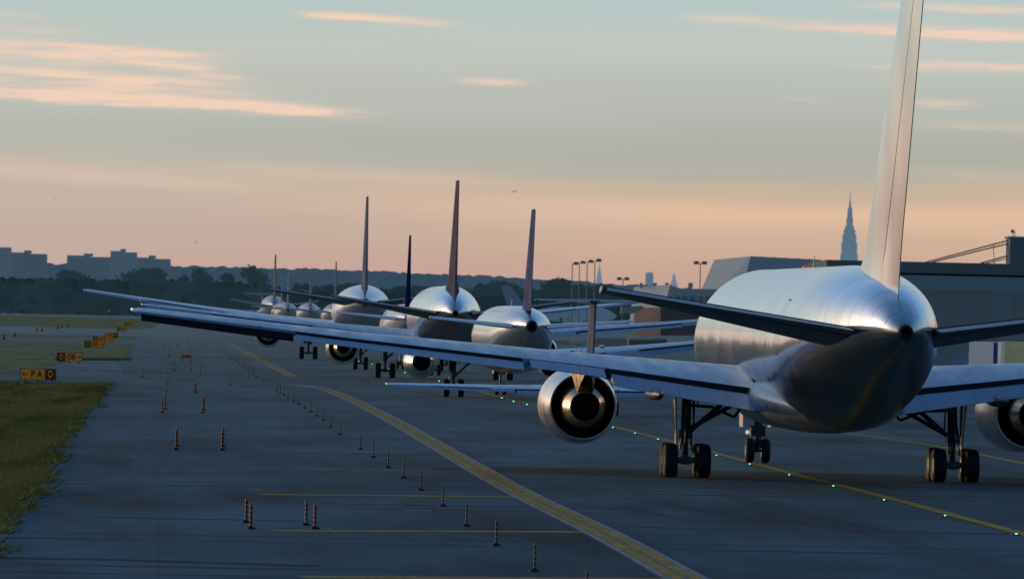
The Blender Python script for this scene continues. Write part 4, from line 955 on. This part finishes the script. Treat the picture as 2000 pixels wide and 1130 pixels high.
# ---- skyline far behind
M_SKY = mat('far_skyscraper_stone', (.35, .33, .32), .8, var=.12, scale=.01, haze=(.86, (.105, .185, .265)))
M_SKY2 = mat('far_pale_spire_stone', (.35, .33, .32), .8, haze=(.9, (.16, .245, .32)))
Ys = 17500
def sky_tower(name, cx_px, tiers, label, m=M_SKY, dep=1.0):
    base = at(cx_px, 560, Ys); r = empty(name, (base.x, Ys, 0)); s = Ys/F_PX
    zof = lambda y: at(cx_px, y, Ys).z
    mb = MB()
    for i, (ya, yb, wpx) in enumerate(tiers[:-1]):
        h = wpx*s/2; mb.box(-h, h, -h*dep*.8-i*.0, h*dep*.8, 0 if i == 0 else zof(yb), zof(ya))
        if i == 0 or wpx > 12: mb.box(-h*.5, h*.5, -h*dep*.8-4, h*dep*.8+4, 0 if i == 0 else zof(yb), zof(ya)-6)
    mb.build('tower', m, r, smooth=False)
    ya, yb, wpx = tiers[-1]
    MB().lathe_z([(zof(yb), wpx*s/2), (zof(yb)+(zof(ya)-zof(yb))*.45, wpx*s/3), (zof(yb)+(zof(ya)-zof(yb))*.5, wpx*s/6), (zof(ya), wpx*s/12)], 0, 0, 8).build('spire', m, r, smooth=False)
    tag(r, label, 'skyscraper'); return r
sky_tower('skyscraper', 1657, [(497, 600, 33), (474, 500, 30), (458, 480, 26), (448, 470, 22), (441, 460, 17), (426, 450, 12.5), (415, 440, 10), (406, 425, 8.5), (374, 410, 5.5)], 'tall stepped skyscraper with a needle mast, rising behind the nearest jet fuselage')
sky_tower('skyscraper', 1170, [(548, 600, 13), (538, 560, 10), (530, 545, 7), (512, 532, 6)], 'slender pale pointed tower beside the row of four lamp poles', M_SKY2)
sky_tower('skyscraper', 1316, [(552, 600, 14), (546, 560, 9), (538, 552, 6), (528, 540, 4)], 'small pale pointed tower between the boxy one and the big hangar', M_SKY2)
sky_tower('skyscraper', 1268, [(533, 600, 15), (531.5, 545, 11), (530, 534, 3)], 'small boxy flat-topped far tower above the low terminal roof')

# ------------------------------------------------------------------ trees
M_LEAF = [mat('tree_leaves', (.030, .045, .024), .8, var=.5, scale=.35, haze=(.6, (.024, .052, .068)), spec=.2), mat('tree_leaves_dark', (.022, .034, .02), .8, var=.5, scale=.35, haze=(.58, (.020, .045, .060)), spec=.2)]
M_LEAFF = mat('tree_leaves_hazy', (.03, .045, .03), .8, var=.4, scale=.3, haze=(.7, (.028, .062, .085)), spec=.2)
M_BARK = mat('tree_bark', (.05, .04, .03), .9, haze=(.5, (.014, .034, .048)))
def tree_proto(seed, H, Wd, mleaf, nleaf=1700, nb=15, zlo=.22):
    rnd = random.Random(seed); r = empty('broadleaf_tree')
    t = MB(); t.lathe_z([(0, .5), (.6, .36), (H*.3, .28), (H*.55, .16)], 0, 0, 8)
    blobs = []
    for k in range(nb):
        a = rnd.uniform(0, 2*PI); rr = Wd*.5*rnd.uniform(.15, .85); z = H*rnd.uniform(zlo, .88); rr *= (1.1-.75*max(0, z/H-.45)/.55)
        c = Vector((math.cos(a)*rr, math.sin(a)*rr, z)); blobs.append((c, Wd*rnd.uniform(.15, .26), H*rnd.uniform(.10, .17)))
        t.tube((0, 0, H*rnd.uniform(.2, .45)), c, .13, .04, 6)
    blobs.append((Vector((0, 0, H*.9)), Wd*.16, H*.1))
    t.build('trunk', M_BARK, r)
    cr = MB()
    for i in range(nleaf):
        c, rx, rz = rnd.choice(blobs)
        d = Vector((rnd.gauss(0, 1), rnd.gauss(0, 1), rnd.gauss(0, 1))).normalized()*(rnd.random()**.35)*rnd.choice((1, 1, 1, 1.25))
        q = c+Vector((d.x*rx, d.y*rx, d.z*rz)); s = rnd.uniform(.28, .80)
        a = Vector((rnd.gauss(0, 1), rnd.gauss(0, 1), rnd.gauss(0, 1))).normalized(); b = a.orthogonal().normalized()
        cr.add([q-a*s, q+b*s*.7, q+a*s, q-b*s*.7], [(0, 1, 2, 3)])
    cr.build('crown', mleaf, r, smooth=False)
    return r
TP = [tree_proto(11, 17, 22, M_LEAF[0], 4200, 22, .15), tree_proto(12, 15, 14, M_LEAF[1], 2600), tree_proto(13, 18, 12, M_LEAF[0], 2000, 10, .3), tree_proto(14, 13, 19, M_LEAF[1], 3200, 18, .15)]
used = set(); tg_ = 'trees along the far edge of the airfield'
def tree(px, ytop, Y, k, label, wf=1.0):
    hs = (17.3, 15.3, 18.3, 13.3)[k]
    o = TP[k] if k not in used else copy_tree(TP[k]); used.add(k)
    q = at(px, ytop, Y); s = q.z/hs; o.location = (q.x, Y, 0); o.scale = (s*wf, s*wf, s); o.rotation_euler.z = random.uniform(0, 6)
    tag(o, label, 'tree', tg_); return o
big = [(130, 526, 2500, 0, 'broad dark rounded tree between the two apartment groups', 1.0), (300, 522, 2450, 0, 'largest dark domed tree, standing in front of the central apartment towers', 1.25),
       (390, 524, 2500, 2, 'tall tree with an uneven open crown right of the largest domed tree', .9), (445, 531, 2550, 1, 'left half of the tree pair behind the tips of the fins', 1.0), (492, 519, 2500, 2, 'tall right half of the tree pair left of the small fins', 1.0),
       (28, 541, 2400, 3, 'low wide tree at the left edge under the apartment tower', 1.1), (360, 536, 2400, 1, 'mid height tree in the gap right of the largest domed tree', .9)]
for a in big: tree(*a)
for i in range(46):
    x = -50+i*12.5+random.uniform(-6, 6)
    if x > 530: break
    tree(x, random.uniform(541, 556)+max(0, x-330)*.05, random.uniform(2250, 2400), random.choice((0, 1, 3, 3)), 'dark bushy tree filling the low belt at the far edge of the airfield')
for i in range(34):
    x = 520+i*20+random.uniform(-6, 6); tree(x, random.uniform(550, 566)+(x-500)*.004, random.uniform(2500, 2800), random.choice((0, 1, 3)), 'hazy tree in the low belt behind the line of jet fins')
for (x, y, k, lb) in ((975, 545, 0, 'dark clump of a tree left of the violet fin'), (940, 553, 1, 'dark tree beside the tallest middle fin'), (1092, 541, 3, 'small rounded tree standing above the belt left of the four lamp poles'), (815, 556, 0, 'dark tree just right of the navy fin'), (1190, 556, 1, 'tree at the right end of the belt near the low terminal')):
    tree(x, y, 2450, k, lb)
# undergrowth belt that closes the view below the crowns
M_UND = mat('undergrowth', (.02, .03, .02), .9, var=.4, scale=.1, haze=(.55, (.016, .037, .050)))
ub = MB(); rnd = random.Random(5)
for i in range(9000):
    px = rnd.uniform(-120, 1230); Y = rnd.uniform(2330, 2650); q = at(px, 600, Y); z = rnd.uniform(0, 12.5)*(.75 if px > 520 else 1); s = rnd.uniform(.8, 1.9)
    a = Vector((rnd.gauss(0, 1), rnd.gauss(0, .4), rnd.gauss(0, 1))).normalized(); b = Vector((-a.z, a.y, a.x)).normalized(); c = Vector((q.x, Y, z))
    ub.add([c-a*s, c+b*s, c+a*s, c-b*s], [(0, 1, 2, 3)])
o = ub.build('undergrowth', M_UND, smooth=False); tag(o, 'continuous dark undergrowth below the far tree belt', 'undergrowth', kind='stuff')

# ------------------------------------------------------------------ lamp poles
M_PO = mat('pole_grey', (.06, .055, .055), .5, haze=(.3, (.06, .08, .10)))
def lamp(px, ytop, Y, label, twin=False):
    q = at(px, ytop, Y); r = empty('street_lamp', (q.x, Y, 0)); H = q.z
    MB().tube((0, 0, 0), (0, 0, H), .17, .10).build('pole', M_PO, r)
    for sgn in ((-1, 1) if twin else (1,)):
        hb = MB(); hb.box(min(0, sgn*1.5), max(0, sgn*1.5), -.12, .12, H-.25, H-.08); hb.box(sgn*.9-.55, sgn*.9+.55, -.3, .3, H-.35, H+.35); hb.build('lamp_head', M_PO, r, smooth=False)
    tag(r, label, 'lamp pole', 'floodlight poles beyond the taxiway'); return r
lamp(1118, 514, 1500, 'leftmost of the row of four tall floodlight poles'); lamp(1132, 512, 1560, 'second from left in the row of four tall floodlight poles')
lamp(1147, 510, 1500, 'third from left in the row of four tall floodlight poles'); lamp(1162, 508, 1450, 'rightmost of the row of four tall floodlight poles, by the pale spire')
lamp(1368, 513, 1400, 'twin-headed floodlight pole standing left of the big hangar', True); lamp(1217, 544, 1500, 'short twin-headed lamp pole above the end of the tree belt', True)

# ------------------------------------------------------------------ terminal buildings and hangars
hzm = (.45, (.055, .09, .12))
M_TL = mat('sunlit_cladding', (.55, .50, .44), .7, var=.08, scale=.1, haze=(.5, (.21, .245, .26))); M_TD = mat('blue_grey_cladding', (.22, .26, .30), .7, var=.12, scale=.05, haze=(.45, (.060, .10, .135)))  # pale tone and glow put sunlight into the left-facing walls
M_BR = mat('lit_brick', (.22, .10, .07), .8, var=.15, scale=.4, haze=(.25, (.05, .07, .09))); M_BRD = mat('shaded_brick', (.07, .025, .03), .8, var=.3, scale=.3, haze=(.3, (.035, .045, .065)))  # one brick: brown painted as its lit end, dark red as its shaded side
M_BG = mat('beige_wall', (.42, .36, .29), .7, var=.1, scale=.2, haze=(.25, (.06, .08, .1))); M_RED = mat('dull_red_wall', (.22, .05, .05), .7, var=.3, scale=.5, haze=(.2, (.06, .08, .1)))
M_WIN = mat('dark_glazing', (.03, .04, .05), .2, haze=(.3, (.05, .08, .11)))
# big hangar with slanting ends
Yh = 1900
def prism(name, pts_px, Y, depth, m, parent, zb=0):
    pts = [at(x, y, Y) for x, y in pts_px]; o = parent.location
    mb = MB(); n = len(pts)
    mb.loft([[(p_.x-o.x, p_.y-o.y, p_.z) for p_ in pts], [(p_.x-o.x, p_.y+depth-o.y, p_.z) for p_ in pts]])
    return mb.build(name, m, parent, smooth=False)
q = at(1500, 560, Yh); hg = empty('hangar', (q.x, Yh, 0))
def P(px, py, Y, o): v_ = at(px, py, Y); return (v_.x-o.x, v_.y-o.y, v_.z)
o_ = hg.location
mb = MB()
A = [P(1338, 640, Yh, o_), P(1395, 507, Yh+25, o_), P(1466, 500, Yh+8, o_), P(1432, 640, Yh-14, o_)]
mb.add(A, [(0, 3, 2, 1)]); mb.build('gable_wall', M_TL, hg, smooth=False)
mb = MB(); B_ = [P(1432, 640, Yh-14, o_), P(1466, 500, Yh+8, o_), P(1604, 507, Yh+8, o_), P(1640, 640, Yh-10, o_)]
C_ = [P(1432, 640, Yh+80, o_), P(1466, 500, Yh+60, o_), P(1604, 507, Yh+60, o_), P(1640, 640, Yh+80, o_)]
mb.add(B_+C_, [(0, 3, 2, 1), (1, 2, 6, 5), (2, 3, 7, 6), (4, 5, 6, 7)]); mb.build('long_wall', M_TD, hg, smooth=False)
mb = MB(); 
for k in range(1, 6):
    t = k/6; a = Vector(B_[1]).lerp(Vector(B_[2]), t); b = Vector(B_[0]).lerp(Vector(B_[3]), t); mb.tube(a+Vector((0, -.3, 0)), b+Vector((0, -.3, 0)), .25, n=6)
mb.build('buttress', M_TD, hg)
tag(hg, 'large hazy hangar with slanting end walls and a paler left gable', 'hangar')
# low terminal in front of it
Yt = 1500; q = at(1320, 560, Yt); tm = empty('terminal_building', (q.x, Yt, 0)); o_ = tm.location
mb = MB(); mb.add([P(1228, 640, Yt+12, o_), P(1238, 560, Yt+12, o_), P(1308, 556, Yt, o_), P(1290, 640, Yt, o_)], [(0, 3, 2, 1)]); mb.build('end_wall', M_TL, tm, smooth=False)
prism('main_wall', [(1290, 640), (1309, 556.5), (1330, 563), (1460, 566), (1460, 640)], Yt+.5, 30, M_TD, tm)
mb = MB()
for k in range(9):
    x = 1318+k*15; a = P(x, 578, Yt+.2, o_); b = P(x+9, 590, Yt+.2, o_); mb.box(a[0], b[0], a[1], a[1]+.2, b[2], a[2])
mb.build('window_row', M_WIN, tm, smooth=False)
mb = MB()
for (x, w_) in ((1250, 5), (1275, 8), (1300, 6), (1345, 8)):
    a = P(x, 552, Yt+8, o_); b = P(x+w_, 562, Yt+8, o_); mb.box(a[0], b[0], a[1], a[1]+4, b[2], a[2])
mb.build('roof_vent', M_TD, tm, smooth=False)
tag(tm, 'low terminal building with a pale slanting left end, in front of the big hangar', 'building')
Yk = 1200; q = at(1300, 620, Yk); bk_ = empty('brick_building', (q.x, Yk, 0)); o_ = bk_.location
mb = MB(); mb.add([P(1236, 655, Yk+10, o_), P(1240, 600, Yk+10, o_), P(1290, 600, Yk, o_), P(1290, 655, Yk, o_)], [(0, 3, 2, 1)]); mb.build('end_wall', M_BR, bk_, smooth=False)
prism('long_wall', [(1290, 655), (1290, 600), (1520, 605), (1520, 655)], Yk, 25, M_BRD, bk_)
prism('canopy', [(1212, 612), (1214, 599), (1256, 597), (1256, 604), (1236, 612)], Yk-3, 6, M_BG, bk_)
tag(bk_, 'brick building with lit brown and shaded dark red walls between the T-tail and the nearest fuselage', 'building')
Yl = 1000; q = at(1180, 670, Yl); lb_ = empty('low_shed', (q.x, Yl, 0)); o_ = lb_.location
prism('wall', [(1078, 690), (1078, 664), (1112, 664), (1112, 690)], Yl, 8, M_BG, lb_); prism('wall', [(1112.5, 690), (1112.5, 668), (1150, 666), (1150, 690)], Yl+1, 8, M_TD, lb_)
prism('wall', [(1150.5, 690), (1150.5, 660), (1226, 660), (1226, 690)], Yl, 8, M_BG, lb_)
prism('door', [(1122, 690), (1122, 673), (1138, 672), (1138, 690)], Yl-.3, .25, M_WIN, lb_)
prism('roof', [(1148, 661), (1148, 658), (1229, 658.5), (1229, 661.5)], Yl-1, 10, M_TD, lb_)
tag(lb_, 'low beige shed seen under the wings right of the violet-finned jet', 'building')
q = at(1265, 672, 950); rs = empty('service_shed', (q.x, 950, 0)); 
prism('wall', [(1228, 692), (1228, 664), (1302, 662), (1302, 692)], 950, 8, M_RED, rs); prism('roof', [(1226, 664), (1227, 660), (1303, 658.5), (1304, 662)], 949, 10, M_TD, rs)
prism('door', [(1240, 692), (1240, 670), (1254, 670), (1254, 692)], 949.6, .3, M_WIN, rs)
tag(rs, 'low dull red shed between the wings right of the beige shed', 'building')
# dark dim terminal block behind, right of the brick one
# right hangar
Yg = 720; q = at(1900, 600, Yg); rh = empty('hangar', (q.x, Yg, 0)); o_ = rh.location
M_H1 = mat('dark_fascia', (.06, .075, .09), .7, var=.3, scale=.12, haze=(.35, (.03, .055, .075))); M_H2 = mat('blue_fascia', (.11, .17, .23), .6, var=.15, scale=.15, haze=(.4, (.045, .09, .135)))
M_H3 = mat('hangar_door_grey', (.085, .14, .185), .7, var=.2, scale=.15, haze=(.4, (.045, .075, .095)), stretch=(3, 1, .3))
prism('door_wall', [(1620, 740), (1620, 556), (2350, 575), (2350, 740)], Yg+2, 40, M_H3, rh)
prism('fascia', [(1618, 560), (1618, 529), (2352, 546), (2352, 577)], Yg, 42.5, M_H2, rh)
prism('roof_edge', [(1615, 529.5), (1615, 507), (2355, 524), (2355, 546.5)], Yg-1.2, 46, M_H1, rh)
prism('gutter', [(1615, 533), (1615, 528.8), (2355, 545.8), (2355, 550)], Yg-1.8, .6, MT['soot'], rh)
for k, x in enumerate((1862, 1935, 1985, 2060, 2140)):
    prism('door_leaf', [(x, 740), (x, 562+(x-1620)*.0262), (x+44, 563+(x-1620)*.0262), (x+44, 740)], Yg+1.4-.2*(k % 2), .5, M_H3, rh)
for k in range(8):
    x = 1780+k*40; a = P(x, 514+(x-1615)*.0232, Yg-1.3, o_); mb = MB(); mb.box(a[0]-.06, a[0]+.06, a[1]-.06, a[1], a[2]-1.2, a[2]); mb.build('fascia_rib', M_H1, rh, smooth=False)
tag(rh, 'long dark blue-grey hangar behind the nearest jet at the right edge', 'hangar')
# stair tower on its roof with a boom
q = at(2010, 500, Yg+20); stw = empty('rooftop_tower', (q.x, Yg+20, 0)); o_ = stw.location
prism('tower_wall', [(1972, 560), (1973, 463), (2080, 466), (2080, 560)], Yg+20, 6, M_H1, stw)
prism('cap', [(1970, 464.5), (1970, 461), (2082, 464), (2082, 467.5)], Yg+19.7, 6.5, M_H2, stw)
mb = MB(); a = Vector(P(1978, 462, Yg+21, o_)); b = Vector(P(1979, 447, Yg+21, o_)); mb.tube(a, b, .05); mb.box(b.x-.25, b.x-.05, b.y, b.y+.1, b.z-.45, b.z-.1); mb.box(b.x+.08, b.x+.2, b.y, b.y+.1, b.z-.5, b.z-.15); mb.tube(a+Vector((.25, 0, 0)), a+Vector((.25, 0, .55)), .04)
mb.build('antenna', M_H1, stw)
tag(stw, 'dark square rooftop tower with a small antenna at the right edge above the hangar', 'tower')
bm_ = empty('lattice_boom', (at(1900, 490, Yg+24).x, Yg+24, 0)); o_ = bm_.location
mb = MB(); p0, p1 = Vector(P(1800, 514, Yg+24, o_)), Vector(P(1973, 468, Yg+24, o_)); p2, p3 = Vector(P(1800, 517, Yg+24, o_)), Vector(P(1973, 475, Yg+24, o_))
mb.tube(p0, p1, .07, n=6); mb.tube(p2, p3, .07, n=6)
for k in range(24):
    t = k/24; a = p0.lerp(p1, t); b = p2.lerp(p3, (k+1)/24); mb.tube(a, b, .035, n=4); mb.tube(b, p0.lerp(p1, (k+1)/24), .035, n=4)
mb.build('truss', M_H1, bm_)
mb = MB(); mb.tube(P(1915, 514, Yg+24, o_), P(1973, 498, Yg+24, o_), .09, n=6); mb.tube(P(1915, 517, Yg+24, o_), P(1973, 503, Yg+24, o_), .06, n=6); mb.tube(P(1940, 478, Yg+24, o_), P(1942, 515, Yg+24, o_), .04, n=5); mb.tube(P(1966, 470, Yg+24, o_), P(1966, 512, Yg+24, o_), .05, n=5)
mb.build('strut', M_H1, bm_)
tag(bm_, 'sloping lattice boom rising from the hangar roof to the rooftop tower', 'boom')
# service trucks beyond the right wing
M_TW = mat('truck_white', (.65, .64, .62), .5, var=.1, scale=.8, haze=(.4, (.26, .27, .28))); M_TB = mat('truck_blue', (.02, .09, .26), .4); M_TG = mat('truck_green', (.16, .42, .22), .5, var=.5, scale=1.1, col2=(.85, .68, .36), haze=(.3, (.25, .27, .15))); M_CAB = mat('truck_cab', (.4, .42, .44), .4)  # haze glow on white and green brightens the unlit truck sides
def truck(px, ytop, Y, length, wd, rz, m_box, m_edge, label):
    q = at(px, ytop, Y); H = q.z; r = empty('service_truck', (q.x, Y, 0), rz)
    mb = MB(); L_, w_ = length/2, wd/2; 
    mb.loft([[(-L_, -w_, 1.0), (L_, -w_, 1.0), (L_, -w_, H-.12), (L_-.12, -w_+.02, H), (-L_+.12, -w_+.02, H), (-L_, -w_, H-.12)], [(-L_, w_, 1.0), (L_, w_, 1.0), (L_, w_, H-.12), (L_-.12, w_-.02, H), (-L_+.12, w_-.02, H), (-L_, w_, H-.12)]])
    mb.build('cargo_box', m_box, r, smooth=False)
    MB().box(L_+.01, L_+.35, -w_*.98, w_*.98, .95, H-.05).build('end_panel', m_edge, r, smooth=False)
    c = MB(); c.loft([[(-L_-1.9, s*w_*.92, z) for s, z in ((-1, .6), (1, .6), (1, 1.5), (-1, 1.5))], [(-L_-1.5, s*w_*.92, z) for s, z in ((-1, .6), (1, .6), (1, 2.4), (-1, 2.4))], [(-L_-.1, s*w_*.92, z) for s, z in ((-1, .6), (1, .6), (1, 2.4), (-1, 2.4))]]); c.build('cab', M_CAB, r, smooth=False)
    MB().box(-L_-1.5, L_, -w_*.7, w_*.7, .5, .95).build('chassis', MT['strut'], r, smooth=False)
    for x in (-L_-1.0, L_-1.2):
        for s in (-1, 1):
            k = MB(); L2 = [[(x+math.cos(t)*.48*f_, s*(w_-.12)+yy, .48+math.sin(t)*.48*f_) for t in [2*PI*i/18 for i in range(18)]] for yy, f_ in ((-.14, .8), (-.1, 1), (.1, 1), (.14, .8))]; k.loft(L2); k.build('wheel', MT['tyre'], r)
    tag(r, label, 'truck'); return r
truck(1926, 667, 600, 2.6, 1.9, -PI/2+1.0, M_TW, M_TB, 'white box truck with a blue end panel, left of the green truck')
truck(2052, 668, 575, 8.6, 2.4, PI+.03, M_TG, M_TW, 'green and cream box truck at the right edge above the wing')

# ------------------------------------------------------------------ birds and a distant plane
M_BIRD = mat('dark_bird', (.04, .04, .045), .8)
def bird(px, py, Y, span, label, tilt):
    q = at(px, py, Y); r = empty('bird', q); r.rotation_euler = (0, tilt, .5)
    mb = MB(); mb.lathe_y([(span*.28, .01), (span*.2, span*.05), (0, span*.07), (-span*.2, span*.03), (-span*.3, span*.05)], 0, 0, n=10, cap0=True, cap1=True)
    for s in (-1, 1):
        mb.add([(0, span*.1, .01), (s*span*.25, span*.12, span*.10), (s*span*.5, -span*.02, span*.03), (s*span*.22, -span*.04, span*.08), (0, -span*.08, .01)], [(0, 1, 3, 4), (1, 2, 3)])
    o = r; b_ = mb.build('body', M_BIRD, r); tag(r, label, 'bird'); return r
bird(382, 473, 700, .62, 'small dark bird flying above the trees at the left', -.7)
bird(108, 387, 900, .55, 'faint bird high above the apartment blocks at the left', .3)
bird(491, 498, 800, .3, 'tiny dark bird just left of the small fins above the ridge', .3)
bird(1546, 203, 900, .35, 'tiny bird high in the right part of the sky', .2)
hp = mat('hazy_flying_jet', (.15, .14, .14), .6, haze=(.6, (.30, .24, .21)))
q = at(1004, 374, 9000); r = empty('flying_jet', q); r.rotation_euler = (0, 0, PI/2-.4)
MB().lathe_y([(4.4, .05), (3.6, .55), (2.4, .8), (-2.2, .8), (-4.2, .3), (-4.6, .1)], 0, 0, n=16, cap0=True, cap1=True).build('fuselage', hp, r)
mb = MB(); mb.add([(-.5, 1, -.3), (-4.5, -1.4, .1), (-4.5, -2, .1), (-.5, -.9, -.3), (.5, 1, -.3), (4.5, -1.4, .1), (4.5, -2, .1), (.5, -.9, -.3)], [(0, 1, 2, 3), (7, 6, 5, 4)]); mb.build('wing', hp, r, smooth=False)
mb = MB(); mb.add([(0, -2.8, .5), (0, -4.3, .5), (0, -4.8, 2.2), (0, -4.1, 2.2), (.08, -3.8, .5)], [(0, 1, 2, 3), (4, 1, 2, 3)]); mb.build('tail_fin', hp, r, smooth=False)
tag(r, 'tiny hazy jet flying in the sky above the middle fins', 'airplane'); r.scale = (.85,)*3

# ------------------------------------------------------------------ render settings
sc.view_settings.view_transform = 'Standard'; sc.view_settings.look = 'None'; sc.view_settings.exposure = 0
sc.render.engine = 'CYCLES'; sc.cycles.use_denoising = True; sc.cycles.max_bounces = 5; sc.cycles.sample_clamp_indirect = 6
sc.cycles.use_adaptive_sampling = True
